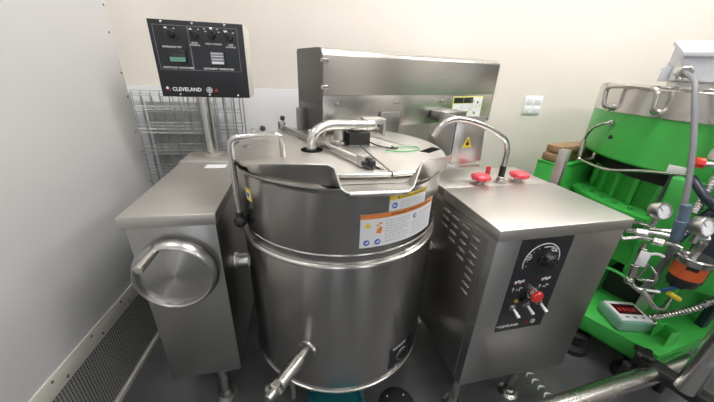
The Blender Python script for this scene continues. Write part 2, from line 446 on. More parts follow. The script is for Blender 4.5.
x, z = cf(.09, .905); t.prism([(x - .003, FY - .0006, z), (x + .004, FY - .0006, z + .007), (x + .006, FY - .0006, z), (x, FY - .0006, z - .006)], (0, .0006, 0))
t.build('red_warning_mark', 'dark_red', fp)
for u, v, ang in ((.215, .165, 40), (.47, .165, 40), (.655, .155, 5), (.845, .17, 38)):
    x, z = cf(u, v); c = Vector((x, FY, z))
    k = B().lathe([(0, 0), (.0165, 0), (.0165, .003), (.0125, .005), (.0115, .016), (0, .016)], 24, c, (0, -1, 0))
    k.box(-.0045, .0045, -.024, -.005, -.017, .018, .002, Matrix.Translation(c) @ Matrix.Rotation(R(-ang), 4, 'Y'))
    kk = k.build('knob', 'black', fp)
    d = Vector((-sin(R(ang)), 0, cos(R(ang))))
    B().sphere(c + d * .0215 + Vector((0, -.0015, 0)), .0062, 10, (1, .5, 1)).build('pointer_dot', 'white_print', kk)
def disp(u0, u1, v0, v1, depth, bmat):
    (x0, z1), (x1, z0) = cf(u0, v0), cf(u1, v1)
    return B().box(x0, x1, FY - depth, FY, z0, z1, .002).build('display', bmat, fp), x0, x1, z0, z1
d, x0, x1, z0, z1 = disp(.165, .345, .365, .535, .012, 'lcd_dark')
B().box(x0 + .003, x1 - .003, FY - .0128, FY - .0122, z0 + .004, z0 + .021).build('readout', 'lcd_green', d)
d, x0, x1, z0, z1 = disp(.605, .765, .365, .55, .012, 'lcd_dark')
B().box(x0 + .003, x1 - .003, FY - .0128, FY - .0122, z0 + .003, z1 - .003).build('readout', 'lcd_grey', d)
t = B()
for zz in (.022, .034, .044): t.box(x0 + .006, x1 - .006, FY - .0134, FY - .0129, z0 + zz, z0 + zz + .0025)
t.box(x0 + .006, x1 - .006, FY - .0134, FY - .0129, z0 + .006, z0 + .014)
t.build('digits', 'white_print', d)
t = B()
for u in (.14, .46, .80): t.sphere((cf(u, .03)[0], FY, cf(u, .03)[1]), .005, 10, (1, .5, 1))
for u in (.2, .53, .86): t.sphere((cf(u, .965)[0], FY, cf(u, .965)[1]), .005, 10, (1, .5, 1))
t.build('screws', 'steel_tube', fp)

# ================================================================== KETTLE
KX, KY, KR = .163, 1.12, .387
K0 = thing('kettle', 'big round stainless steel kettle with pouring lip and warning labels', 'kettle', (KX, KY, 0))
ko = (KX, KY, 0)
B().lathe([(0, .17), (.18, .175), (.29, .20), (.355, .235), (.378, .258), (KR - .002, .27), (KR, .30), (KR, .845), (.380, .868)], 128, ko).build('jacket', 'steel_kettle', K0)
B().lathe([(.380, .868), (.3805, .89), (.3835, .905), (.3835, 1.10), (.386, 1.112), (.392, 1.118), (.392, 1.122), (.36, 1.122), (.36, .95)], 128, ko).build('upper_shell', 'steel_kettle', K0)
B().torus((KX, KY, .858), (0, 0, 1), KR - .003, .0085, 128, 10).build('bead_ring', 'steel_bead', K0)
B().torus((KX, KY, .900), (0, 0, 1), .382, .0035, 128, 8).build('seam_ring', 'steel_bead', K0)
B().torus((KX, KY, .268), (0, 0, 1), KR - .001, .006, 128, 8).build('bottom_ring', 'steel_bead', K0)
B().lathe([(0, 0), (.07, 0), (.07, .022), (.045, .03), (0, .03)], 28, (KX + KR - .03, KY, .652), (1, 0, 0)).cyl((KX + KR - .03, KY, .652), (.612, KY, .652), .03).build('trunnion_hub', 'steel_h', K0)
B().lathe([(0, 0), (.06, 0), (.06, .02), (.045, .026), (0, .026)], 28, (KX - KR + .022, KY, .652), (-1, 0, 0)).build('trunnion_hub', 'steel_h', K0)
# pouring lip: folded sheet, left wing + spout + right wing
lip_top = [(-.152, .860, 1.160), (-.105, .806, 1.176), (-.066, .770, 1.186), (-.029, .743, 1.193), (.005, .722, 1.198), (.038, .705, 1.202), (.068, .693, 1.204), (.083, .681, 1.199), (.098, .666, 1.150), (.112, .652, 1.142), (.276, .66, 1.138), (.290, .670, 1.146), (.322, .710, 1.203), (.340, .722, 1.204), (.415, .777, 1.194), (.520, .905, 1.163)]
lip_bot = [(-.146, .886, 1.125), (-.102, .837, 1.130), (-.063, .805, 1.133), (-.027, .782, 1.134), (.009, .764, 1.134), (.044, .751, 1.133), (.068, .744, 1.131), (.079, .741, 1.130), (.106, .735, 1.128), (.118, .735, 1.129), (.262, .742, 1.126), (.273, .745, 1.126), (.310, .760, 1.118), (.342, .776, 1.116), (.392, .807, 1.116), (.468, .880, 1.112)]
b = B(); n = len(lip_top); rows = 6
vv = []
for j in range(rows + 1):
    t_ = j / rows
    vv += [Vector(lip_bot[i]).lerp(Vector(lip_top[i]), t_) for i in range(n)]
b._add(vv, [(j * n + i, j * n + i + 1, (j + 1) * n + i + 1, (j + 1) * n + i) for j in range(rows) for i in range(n - 1)])
lp = b.build('pouring_lip', 'steel_h', K0)
md = lp.modifiers.new('thickness', 'SOLIDIFY'); md.thickness = .005; md.offset = 0
md = lp.modifiers.new('edge', 'BEVEL'); md.width = .0015; md.segments = 2; md.limit_method = 'ANGLE'
B().prism([(.075, .742, 1.127), (.33, .748, 1.125), (.40, .83, 1.125), (.03, .83, 1.127)], (0, 0, .004)).build('spout_floor', 'steel_h', lp)
# under-flange of the spout
t = B().tube([(.118, .655, 1.139), (.270, .663, 1.135)], .006, n=10)
t.build('lip_edge', 'steel_bead', lp)
B().prism([(.118, .660, 1.134), (.268, .668, 1.130), (.262, .735, 1.098), (.122, .730, 1.100)], (0, .004, -.006)).build('spout_gusset', 'steel_h', lp)
# curved stickers
def on_kettle(rad):
    return lambda v: (KX + rad_of(rad, v.y) * cos(v.x), KY + rad_of(rad, v.y) * sin(v.x), v.z)
def rad_of(rad, d): return rad - d
def curved(parts_fn, name, mat, parent, rad=.3842, maxlen=.06):
    b = B(); parts_fn(b); b.subdivide(maxlen) if maxlen else None
    b.warp(on_kettle(rad)); return b.build(name, mat, parent)
def rect(b, a0, a1, z0, z1, lift=0., th=.0005): b.box(R(a0), R(a1), -lift - th, -lift, z0, z1)
def curved_text(b, s, a, z, size, lift, align='LEFT', bold=0.):
    m = Matrix.Translation((R(a), -lift, z)) @ Matrix.Rotation(pi / 2, 4, 'X') @ Matrix.Diagonal((1 / .384, 1, 1, 1))
    b.text(s, size, m, .0002, align, bold)
lab = curved(lambda b: rect(b, -89.5, -44.5, .925, 1.037), 'warning_label', 'white_label', K0); lab['label'] = 'large white warning label with an orange band'
curved(lambda b: rect(b, -89.5, -44.5, 1.022, 1.037, .0008), 'orange_band', 'orange_label', lab)
def txt(b):
    curved_text(b, '\u25b2 WARNING   INSTRUCTIONS FOR SAFE USE', -75, 1.0295, .009, .0016)
curved(txt, 'heading', 'black', lab, maxlen=0)
def lines(b):
    random.seed(3)
    for k in range(9):
        z = 1.008 - k * .0088
        for s0, s1 in ((-77.5, -63.5), (-57 if k < 3 else -62, -46)):
            a = s0
            while a < s1 - (4 if k % 3 == 2 else 0):
                w_ = random.uniform(.9, 2.6); rect(b, a, min(a + w_, s1), z, z + .0028, .0008, .0003); a += w_ + .5
curved(lines, 'fine_print', 'pale_print', lab)
def tri(b): b.prism([(R(-88), -.0012, .994), (R(-84.2), -.0012, .994), (R(-86.1), -.0012, 1.011)], (0, .0004, 0))
curved(tri, 'warning_triangle', 'yellow', lab, maxlen=.03)
def hand(b):
    b.prism([(R(-82), -.0012, .973), (R(-79.5), -.0012, .970), (R(-79), -.0012, .99), (R(-80), -.0012, .995), (R(-81.6), -.0012, .985)], (0, .0004, 0))
    rect(b, -82.2, -80.4, .998, 1.001, .0008); rect(b, -80.8, -79.2, 1.003, 1.008, .0008)
curved(hand, 'hazard_pictogram', 'orange_label', lab, maxlen=.03)
def discs(b):
    for a, z, r in ((-86.3, .942, .0098), (-81.0, .942, .0098), (-60.3, 1.001, .0085)):
        b.prism([(R(a) + r / .384 * cos(q * pi / 12), -.0012, z + r * sin(q * pi / 12)) for q in range(24)], (0, .0004, 0))
curved(discs, 'blue_discs', 'blue_label', lab, maxlen=0)
def glyph(b):
    for a, z in ((-86.3, .942), (-81.0, .942), (-60.3, 1.001)):
        rect(b, a - .7, a + .5, z - .003, z + .0005, .0014); rect(b, a - .2, a + .9, z, z + .004, .0014)
curved(glyph, 'white_glyphs', 'white_label', lab, maxlen=0)
yl = curved(lambda b: rect(b, -76.5, -53.5, 1.039, 1.088), 'caution_label', 'white_label', K0); yl['label'] = 'smaller white label with a yellow band'
curved(lambda b: rect(b, -76.5, -53.5, 1.075, 1.088, .0008), 'yellow_band', 'yellow', yl)
curved(lambda b: curved_text(b, '\u25b2 CAUTION  HOT SURFACE', -72.5, 1.0805, .0095, .0016), 'heading', 'black', yl, maxlen=0)
curved(lambda b: b.prism([(R(-73.6) + .0095 / .384 * cos(q * pi / 12), -.0012, 1.056 + .0095 * sin(q * pi / 12)) for q in range(24)], (0, .0004, 0)), 'blue_disc', 'blue_label', yl, maxlen=0)
curved(lambda b: (rect(b, -74.4, -73.6, 1.052, 1.060, .0014), rect(b, -73.3, -72.7, 1.054, 1.0575, .0014)), 'white_glyph', 'white_label', yl, maxlen=0)
def lines2(b):
    random.seed(5)
    for k in range(4):
        z = 1.064 - k * .0065; a = -70.5
        while a < -55: w_ = random.uniform(.9, 2.4); rect(b, a, a + w_, z, z + .0022, .0008, .0003); a += w_ + .5
curved(lines2, 'fine_print', 'pale_print', yl)
ys = curved(lambda b: rect(b, -151, -145.5, 1.018, 1.060), 'small_sticker', 'yellow', K0); ys['label'] = 'small yellow sticker near the rim'
curved(lambda b: rect(b, -150, -146.5, 1.026, 1.050, .0008), 'sticker_face', 'white_label', ys)
curved(lambda b: rect(b, -149.4, -147.2, 1.030, 1.046, .0013), 'sticker_symbol', 'blue_label', ys)
dp = curved(lambda b: rect(b, -66.5, -48.5, .315, .430, 0, .002), 'data_plate', 'black_panel', K0, rad=KR + .0005); dp['label'] = 'black plate low on the kettle with a dial'
curved(lambda b: (curved_text(b, 'CLEVELAND', -64.8, .418, .0135, .0026, 'LEFT', .0003)), 'lettering', 'white_print', dp, rad=KR + .0005, maxlen=0)
a = R(-57); n_ = Vector((cos(a), sin(a), 0)); c = Vector((KX, KY, .365)) + n_ * (KR + .002)
B().lathe([(0, 0), (.024, 0), (.024, .006), (.02, .010), (0, .010)], 28, c, n_).build('dial', 'black', dp)
B().torus(c + n_ * .004, n_, .030, .0012, 32, 6, R(20), R(300)).build('dial_scale', 'grey_print', dp)
# draw-off valve
vs = Vector((-.005, .775, .476)); ve = Vector((-.097, .655, .476)); dv = (ve - vs).normalized()
v0 = B()
v0.lathe([(0, -.02), (.046, -.02), (.05, .0), (.046, .006), (.026, .012), (0, .012)], 32, vs + dv * 0, dv)
vl = v0.build('outlet_flange', 'steel_kettle', K0)
B().cyl(vs, vs + dv * .045, .0165, n=24).cyl(vs + dv * .04, ve, .0235, n=28).build('outlet_barrel', 'steel_tube', vl)
B().lathe([(0, 0), (.024, 0), (.026, .003), (.026, .022), (.022, .026), (0, .026)], 6, ve - dv * .004, dv).build('outlet_nut', 'steel_bead', vl)
B().cyl(ve + dv * .012, ve + dv * .05, .014, n=16).build('outlet_plug', 'steel_tube', vl)
sv = ve + dv * .0 + Vector((-.016, .012, -.02))
B().cyl(sv + Vector((.0, 0, .0)), sv + Vector((-.022, .0, -.012)), .016, n=20).tube([sv + Vector((.055, .01, -.01)), sv + Vector((.06, .012, -.05)), sv + Vector((.058, .01, -.085))], .007, .02).build('valve_lever', 'steel_dark', vl)

# ---------------------------------------------------------------- cover on the kettle
C0 = thing('kettle_cover', 'flat two-piece stainless cover lying over the kettle with clamp bar and bent handle', 'lid', (KX, KY, 1.13))
ZD = 1.145
def cover_half(side):
    # outline: circle of radius .40 cut by the split line and by the front chord
    pts = []
    rr = .392
    for k in range(0, 181, 4):
        a = R(90 + k) if side < 0 else R(90 - k)
        p = Vector((KX + rr * cos(a), KY + rr * sin(a), ZD - .012))
        if p.y < .80: p.y = .80
        pts.append(p)
    if side < 0: pts = [p for p in pts if p.x < .265] + [Vector((.262, .80, ZD - .012)), Vector((.20, 1.52, ZD - .012))]
    else:
        pts = [Vector((KX + rr * cos(R(q)), KY + rr * sin(R(q)), ZD - .012)) for q in range(84, -57, -4)]
        pts = [p if p.y > .80 else Vector((p.x, .80, p.z)) for p in pts] + [Vector((.268, .80, ZD - .012)), Vector((.206, 1.518, ZD - .012))]
    # trimmed along the two wings of the pouring lip
    for (a_, b_) in (((-.155, .905), (.085, .775)), ((.33, .775), (.50, .905))):
        t_ = Vector((b_[0] - a_[0], b_[1] - a_[1])); n_ = Vector((-t_.y, t_.x)).normalized()
        for p in pts:
            dd = (p.x - a_[0]) * n_.x + (p.y - a_[1]) * n_.y
            if dd < 0 and p.y < .95: p.x -= n_.x * dd; p.y -= n_.y * dd
    # drop near duplicates
    q = [pts[0]]
    for p in pts[1:]:
        if (p - q[-1]).length > .004: q.append(p)
    return B().prism(q, (0, 0, .012), .003)
hl = cover_half(-1).build('cover_half', 'steel_lid', C0)
hr = cover_half(1).build('cover_half', 'steel_lid', C0)
B().tube([(.075, .797, ZD - .004), (.13, .788, ZD - .006), (.262, .788, ZD - .006)], .007, n=10).build('rolled_edge', 'steel_bead', hl)
B().tube([(.269, .788, ZD - .006), (.36, .800, ZD - .006)], .007, n=10).build('rolled_edge', 'steel_bead', hr)
# openings in the cover (dark collars)
B().lathe([(.034, 0), (.040, 0), (.040, .0022), (.034, .0022)], 32, (.047, 1.062, ZD)).lathe([(0, .001), (.036, .001)], 32, (.047, 1.062, ZD)).build('pipe_opening', 'hole', hl)
B().prism([(.447, 1.022, ZD), (.474, .998, ZD), (.546, 1.052, ZD), (.522, 1.082, ZD)], (0, 0, .0015)).build('hand_slot', 'hole', hr)
# bent lift handle with a ball
B().tube([(-.2065, .955, .93), (-.2065, .955, 1.212), (-.052, .965, 1.222), (-.052, .985, ZD)], .0098, .028, 14).build('lift_handle', 'steel_tube', hl)
B().sphere((-.2065, .955, .925), .0225, 20).cyl((-.2065, .955, .935), (-.2065, .955, .962), .014, .011).build('ball_knob', 'black', hl)
# clamp bar
p0 = Vector((-.072, 1.44, ZD + .017)); p1 = Vector((.19, .86, ZD + .017)); d = (p1 - p0)
ang = math.atan2(d.y, d.x)
mb = Matrix.Translation(p0) @ Matrix.Rotation(ang, 4, 'Z')
cb = B().box(0, d.length, -.0085, .0085, -.010, .008, .0015, mb).build('clamp_bar', 'steel_h', C0)
B().box(d.length - .01, d.length + .024, -.016, .016, -.014, .02, .003, mb).build('bar_clamp', 'steel_tube', cb)
e = p1 + d.normalized() * .03
B().lathe([(0, -.02), (.007, -.02), (.007, .0), (.014, .004), (.017, .012), (.014, .022), (0, .025)], 18, e, (1, -.15, .05)).build('clamp_knob', 'black', cb)
B().box(-.02, .016, -.012, .012, -.016, .02, .002, mb).cyl(p0 + Vector((.004, 0, .015)), p0 + Vector((.004, 0, .03)), .006).build('bar_clamp', 'steel_tube', cb)
B().sphere(p0 + Vector((.004, 0, .036)), .012, 14).build('clamp_knob', 'black', cb)
B().tube([(p1.x - .0, p1.y + .02, ZD + .004), (p1.x + .03, p1.y - .0, ZD + .003), (p1.x + .055, p1.y - .055, ZD + .001)], .006, .02).build('latch_rod', 'steel_bead', cb)
# rim clips on the left
cl = B().box(-.20, -.165, 1.33, 1.36, ZD, ZD + .02, .003).build('rim_clip', 'steel_tube', hl)
B().cyl((-.145, 1.31, ZD), (-.145, 1.31, ZD + .022), .007).build('clip_stem', 'steel_tube', hl)
B().sphere((-.145, 1.31, ZD + .03), .0125, 16).build('clip_knob', 'black', hl)
B().lathe([(0, 0), (.014, 0), (.014, .004), (0, .004)], 20, (-.185, 1.12, ZD)).build('cover_button', 'steel_dark', hl)

# ================================================================== AGITATOR BRIDGE
BZ0, BZ1, BZF = 1.165, 1.493, 1.312
BX, BY = .105, 1.30
BYAW = math.atan2(1.70 - 1.30, 1.175 - .105); BL = math.hypot(1.07, .40); BD = .27
BR = thing('agitator_bridge', 'long box-shaped stainless agitator housing bridging over the kettle', 'mixer bridge', (BX, BY, 0), BYAW)
# hood: rounded top front edge; local x along, -y is the front
prof = [(0, BZF), (0, BZ1 - .03)] + [(.03 - .03 * cos(R(q)), BZ1 - .03 + .03 * sin(R(q))) for q in range(15, 91, 15)] + [(BD - .01, BZ1), (BD, BZ1 - .01), (BD, BZF)]
pl = [Vector((0, y, z)) for y, z in prof]
B().prism([p + Vector((.006, 0, 0)) for p in pl], (BL - .012, 0, 0), 0).build('hood', 'steel_hood', BR, local=True)
pl2 = [Vector((0, y * .985 + .002, z)) for y, z in prof]
pe = [Vector((0, .004, BZ0 - .01))] + [Vector((0, y, z)) for y, z in prof[1:-1]] + [Vector((0, BD, BZ0 - .01))]
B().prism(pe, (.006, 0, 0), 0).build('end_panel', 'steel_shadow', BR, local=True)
B().prism([p + Vector((BL - .006, 0, 0)) for p in pe], (.006, 0, 0), 0).build('end_panel', 'steel_h', BR, local=True)
B().box(.006, BL - .006, .003, .009, BZ0, BZF - .001, .001).build('lower_front_panel', 'steel_hood', BR, local=True)
B().box(.006, BL - .006, BD - .012, BD - .002, BZ0, BZF, .001).build('lower_rear_panel', 'steel_dark', BR, local=True)
B().box(.006, BL - .006, .009, BD - .012, BZ0, BZ0 + .006).build('underside', 'steel_dark', BR, local=True)
t = B()
for xx in (.07, .395, .70, .94): t.cyl((xx, .003, BZF - .035), (xx, -.012, BZF - .035), .007, n=6); t.cyl((xx, -.012, BZF - .036), (xx, -.02, BZF - .036), .004)
t.build('hood_bolts', 'steel_dark', BR, local=True)
# end latch clips
for zz in (1.345, 1.445):
    B().box(-.006, .028, -.008, .0, zz - .008, zz + .008, .002).cyl((.008, -.006, zz), (.008, -.016, zz), .006).build('hood_clip', 'steel_tube', BR, local=True)
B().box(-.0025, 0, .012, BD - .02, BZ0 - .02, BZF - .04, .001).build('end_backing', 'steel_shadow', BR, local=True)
B().box(-.05, -.002, BD - .10, BD - .09, BZ0 - .02, BZ0 + .08, .002).build('rear_bracket', 'steel_dark', BR, local=True)
# hanging plate in front
B().box(.30, .415, -.012, -.004, 1.135, 1.235, .0015).build('hanging_plate', 'steel_dark', BR, local=True)
B().cyl((.40, -.012, 1.21), (.40, -.024, 1.21), .007, n=6).build('plate_bolt', 'steel_tube', BR, local=True)
# agitator hub & coupling under the arm
t = B().lathe([(0, 1.147), (.038, 1.147), (.038, 1.157), (.027, 1.162), (.027, 1.205), (0, 1.205)], 32, (.163, 1.165, 0))
t.build('agitator_hub', 'steel_h', BR)
B().box(.185, .275, 1.115, 1.125, 1.147, 1.195, .002).box(.185, .195, 1.115, 1.20, 1.147, 1.195, .002).build('black_bracket', 'black_steel', BR)
B().box(.255, .345, 1.15, 1.215, 1.222, 1.242, .003).box(.335, .345, 1.15, 1.215, 1.175, 1.235, .002).build('arm_cap', 'steel_h', BR)
B().cyl((.045, 1.16, 1.147), (.045, 1.16, 1.20), .008).cyl((.105, 1.21, 1.147), (.105, 1.21, 1.20), .008).build('support_post', 'steel_tube', BR)
# thick bent feed pipe
B().tube([(.047, 1.062, ZD - .03), (.047, 1.062, 1.200), (.10, 1.098, 1.228), (.278, 1.155, 1.219)], .0185, .06, 20, 9).build('feed_pipe', 'steel_tube', BR)
B().cyl((.26, 1.149, 1.2195), (.295, 1.160, 1.2185), .021).build('pipe_collar', 'steel_h', BR)
# right support bracket
B().box(.63, .80, -.10, -.005, 1.190, 1.235, .004).build('support_bracket', 'steel_dark', BR, local=True)
for xx in (.68, .73):
    B().cyl((xx, -.06, 1.125), (xx, -.06, 1.19), .010, n=12).lathe([(0, 0), (.018, 0), (.018, .014), (0, .014)], 6, (xx, -.06, 1.15)).build('bracket_bolt', 'steel_tube', BR, local=True)
# plate with warning triangle, standing beside the kettle
sp = B().prism([(.668, 1.2, 1.02), (.832, 1.2, 1.05), (.815, 1.2, 1.25), (.672, 1.2, 1.25)], (0, .008, 0), .001).box(.672, .68, 1.2, 1.36, 1.04, 1.25, .001).build('side_plate', 'steel_h', BR)
sp2 = B().box(.66, .83, 1.195, 1.24, 1.02, 1.034, .002).build('plate_foot', 'steel_h', BR)
m = B().prism([(.722, 1.1988, 1.113), (.772, 1.1988, 1.113), (.748, 1.1988, 1.163)], (0, .001, 0)).build('warning_triangle', 'yellow', sp)
B().lathe([(0, 0), (.008, 0), (.008, .0008), (0, .0008)], 14, (.747, 1.1987, 1.130), (0, -1, 0)).box(.745, .749, 1.198, 1.1987, 1.133, 1.148).build('triangle_symbol', 'black', m)
# instruction label on the lower panel, right
lx0, lx1 = .795, 1.045
lb = B().box(lx0, lx1, .0015, .003, BZ0 + .012, BZF - .012).build('instruction_label', 'pale_yellow', BR, local=True); lb['label'] = 'yellow and white instruction label'
t = B(); z0, z1 = BZ0 + .018, BZF - .018; W3 = (lx1 - lx0 - .018) / 3
cells = [(lx0 + .005 + i * (W3 + .004), lx0 + .005 + i * (W3 + .004) + W3) for i in range(3)]
for i in (0, 1): t.box(cells[i][0], cells[i][1], .0006, .0015, z0, z1 - .034)
t.box(cells[2][0], cells[2][1], .0006, .0015, z0, (z0 + z1) / 2 - .002); t.box(cells[2][0], cells[2][1], .0006, .0015, (z0 + z1) / 2 + .002, z1)
t.build('label_cells', 'white_label', lb, local=True)
t = B()
for i in (0, 1): B().box(cells[i][0], cells[i][1], .0004, .0015, z1 - .030, z1).build('label_heading', 'black_panel', lb, local=True)
t.box(cells[2][0] + .035, cells[2][0] + .046, 0, .0006, z0 + .075, z0 + .09); t.box(cells[2][0] + .02, cells[2][0] + .03, 0, .0006, z0 + .02, z0 + .03)
t.build('label_icons', 'black_panel', lb, local=True)
t = B(); random.seed(4)
for i in range(3):
    for k in range(9):
        cx = random.uniform(cells[i][0] + .006, cells[i][1] - .012); cz = random.uniform(z0 + .01, z1 - .045)
        t.box(cx, cx + random.uniform(.004, .012), .0002, .0006, cz, cz + random.uniform(.002, .006))
t.build('label_drawings', 'grey_print', lb, local=True)
t = B()
for i in (0, 1): cx = (cells[i][0] + cells[i][1]) / 2; t.torus((cx, .0004, z0 + .03), (0, 1, 0), .012, .002, 20, 5)
t.build('label_accents', 'pale_yellow', lb, local=True)
# loose wires across the cover
B().tube([(.262, 1.118, 1.165), (.30, 1.085, ZD + .006), (.345, 1.06, ZD + .004), (.37, 1.055, ZD + .004)], .0028, .03, 8).build('black_wire', 'black', BR)
B().tube([(.315, 1.03, ZD + .004), (.375, 1.00, ZD + .004), (.455, 1.035, ZD + .004), (.455, 1.085, ZD + .004), (.37, 1.075, ZD + .004)], .0021, .05, 8).build('green_wire', 'wire_green', BR)
B().cyl((.355, 1.07, ZD), (.355, 1.07, ZD + .012), .009, n=6).build('wire_lug', 'steel_tube', BR)
# rear column that carries the bridge
B().box(.86, 1.02, .06, .22, .96, BZ0, .006).build('support_column', 'steel_h', BR, local=True)

# ================================================================== RIGHT CONSOLE
RYAW = R(2.0)
RC = thing('control_console', 'wide stainless steel console with black switch plate, right of the kettle', 'machine cabinet', (.614, .707, 0), RYAW)
RW_, RD = .557, .62
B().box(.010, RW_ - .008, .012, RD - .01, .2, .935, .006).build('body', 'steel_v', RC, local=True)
B().box(0, RW_, 0, .372, .925, .97, .007).build('top_cover', 'steel_top', RC, local=True)
B().box(.004, RW_ - .004, .375, RD, .925, .966, .006).build('rear_cover', 'steel_top', RC, local=True)
sd = B().box(.004, .0105, .05, RD - .05, .23, .905, .002).build('side_panel', 'steel_dark', RC, local=True)
t = B()
for col_, (yy, zs) in enumerate(((.105, (.875, 8)), (.175, (.885, 5)), (.25, (.885, 4)), (.32, (.885, 3)))):
    for k in range(zs[1]):
        z = zs[0] - k * .034
        t.lathe([(0, -.026), (.006, -.022), (.0085, -.01), (.0085, .01), (.006, .022), (0, .026)], 10, (.004, yy, z), (0, 1, .0), 0, 2 * pi)
t.build('louvres', 'steel_dark', sd, local=True)
for lx, ly in ((.045, .06), (.345, .055), (.06, RD - .06), (RW_ - .06, RD - .06)):
    l = B().cyl((lx, ly, .012), (lx, ly, .205), .021).build('leg', 'steel_tube', RC, local=True)
    B().lathe([(0, 0), (.045, 0), (.045, .006), (.03, .014), (.026, .03), (0, .03)], 24, (lx, ly, 0)).build('foot', 'steel_tube', l, local=True)
PX0, PX1, PZ0, PZ1 = .108, .322, .497, .917; PY = .010
pn = B().box(PX0, PX1, PY, PY + .004, PZ0, PZ1, .001).build('switch_plate', 'black_panel', RC, local=True)
cx, cz = .212, .822
t = B()
def arc(b, c, r, a0, a1, w=.003):
    N = 28
    pts = [(c[0] + r * cos(R(a0 + (a1 - a0) * k / N)), PY - .001, c[1] + r * sin(R(a0 + (a1 - a0) * k / N))) for k in range(N + 1)]
    b.tube(pts, w / 2, n=6)
arc(t, (cx, cz), .074, 0, 198, .0042)
arc(t, (cx + .01, cz + .008), .052, 30, 105, .003)
for dx, dz in ((-.058, .024), (.040, .050)):
    t.torus((cx + dx, PY - .0005, cz + dz), (0, 1, 0), .011, .0014, 18, 5); t.box(cx + dx - .006, cx + dx + .006, PY - .001, PY, cz + dz - .003, cz + dz + .003)
for q in range(-5, 201, 20):
    c = (cx + .060 * cos(R(q)), cz + .060 * sin(R(q))); t.box(c[0] - .002, c[0] + .002, PY - .0008, PY, c[1] - .0012, c[1] + .0012)
t.build('dial_scale', 'white_print', pn, local=True); t = B()
B().text('CLEVELAND', .0165, face(.118, PY - .0004, .522), .0003, 'LEFT', .0004).build('brand_lettering', 'white_print', pn, local=True)
t.prism([(.110, PY - .0006, .524), (.1135, PY - .0006, .528), (.1165, PY - .0006, .524), (.1125, PY - .0006, .520)], (0, .0006, 0))
t.torus((.275, PY - .0003, .527), (0, 1, 0), .0095, .0012, 22, 5); t.box(.2665, .2835, PY - .0008, PY, .526, .528); t.box(.274, .276, PY - .0008, PY, .5185, .5355)
t.build('emblem', 'white_print', pn, local=True); t = B()
for bx in (.130, .245):
    for k in range(4): t.box(bx + k * .010, bx + k * .010 + .008, PY - .0008, PY, .732 + (k % 2) * .004, .744 + (k % 2) * .003)
    for k in range(3): t.box(bx - .004 + k * .018, bx + .006 + k * .018, PY - .0008, PY, .708 - (k % 2) * .006, .7105 - (k % 2) * .006)
    for k in range(2): t.box(bx + k * .028, bx + .002 + k * .028, PY - .0008, PY, .696, .716)
t.build('captions', 'white_print', pn, local=True)
t = B()
for bx in (.130, .245): t.box(bx + .014, bx + .021, PY - .001, PY, .728, .733); t.box(bx - .006, bx - .001, PY - .001, PY, .735, .740)
t.prism([(.240, PY - .0006, .518), (.258, PY - .0006, .518), (.249, PY - .0006, .534)], (0, .0006, 0))
t.build('red_markings', 'dark_red', pn, local=True)
c = Vector((cx + .020, PY, cz + .004))
k = B().lathe([(0, 0), (.033, 0), (.033, .004), (.028, .008), (.024, .024), (.021, .027), (0, .027)], 32, c, (0, -1, 0))
k.box(-.0075, .0075, -.034, -.008, -.03, .032, .003, Matrix.Translation(c) @ Matrix.Rotation(R(-52), 4, 'Y'))
k.build('dial_knob', 'black', pn, local=True)
c = Vector((.212, PY, .688))
es = B().lathe([(0, 0), (.024, 0), (.024, .012), (.019, .014), (.017, .026), (0, .026)], 28, c, (0, -1, 0)).build('stop_button_collar', 'steel_tube', pn, local=True)
B().lathe([(0, .022), (.016, .022), (.0235, .029), (.0235, .036), (.019, .041), (0, .043)], 28, c, (0, -1, 0)).build('stop_button', 'red', es, local=True)
for sx, sz in ((.150, .622), (.210, .628), (.268, .630)):
    c = Vector((sx, PY, sz))
    s_ = B().lathe([(0, 0), (.0145, 0), (.0145, .005), (.009, .008), (.008, .014), (0, .014)], 18, c, (0, -1, 0)).build('switch_base', 'steel_dark', pn, local=True)
    B().cyl(c + Vector((0, -.008, 0)), c + Vector((.006, -.040, -.018)), .0045, .0065, n=12).build('toggle', 'card', s_, local=True)
B().sphere((.156, PY - .004, .652), .0075, 12).build('pilot_lamp', 'amber', pn, local=True)
B().lathe([(0, 0), (.013, 0), (.013, .014), (0, .014)], 18, (.190, PY, .655), (0, -1, 0)).build('selector_collar', 'black', pn, local=True)
B().lathe([(0, 0), (.011, 0), (.011, .010), (0, .010)], 18, (.245, PY, .655), (0, -1, 0)).build('selector_collar', 'black', pn, local=True)
# red hand knobs and lever on the rear top
for q in range(2):
    kx, ky = ((.800, 1.125), (1.008, 1.14))[q]
    st = B().cyl((kx, ky, .962), (kx, ky, .984), .015).lathe([(0, 0), (.024, 0), (.024, .006), (0, .006)], 6, (kx, ky, .966)).build('valve_stem', 'steel_tube', RC)
    b = B(); prof = [(0, 0), (.026, 0), (.038, .004), (.042, .012), (.040, .021), (.030, .027), (.016, .024), (0, .024)]
    b.lathe(prof, 48, (kx, ky, .982))
    def wob(v, kx=kx, ky=ky):
        a = math.atan2(v.y - ky, v.x - kx); r = math.hypot(v.x - kx, v.y - ky); f = 1 + (.06 * cos(8 * a) if r > .03 else 0)
        return (kx + (v.x - kx) * f, ky + (v.y - ky) * f, v.z)
    b.warp(wob).build('valve_knob', 'pinkred', st)
B().box(.852, .872, 1.165, 1.177, .975, 1.03, .004).cyl((.862, 1.171, .962), (.862, 1.171, .985), .008).build('valve_lever', 'red', RC)

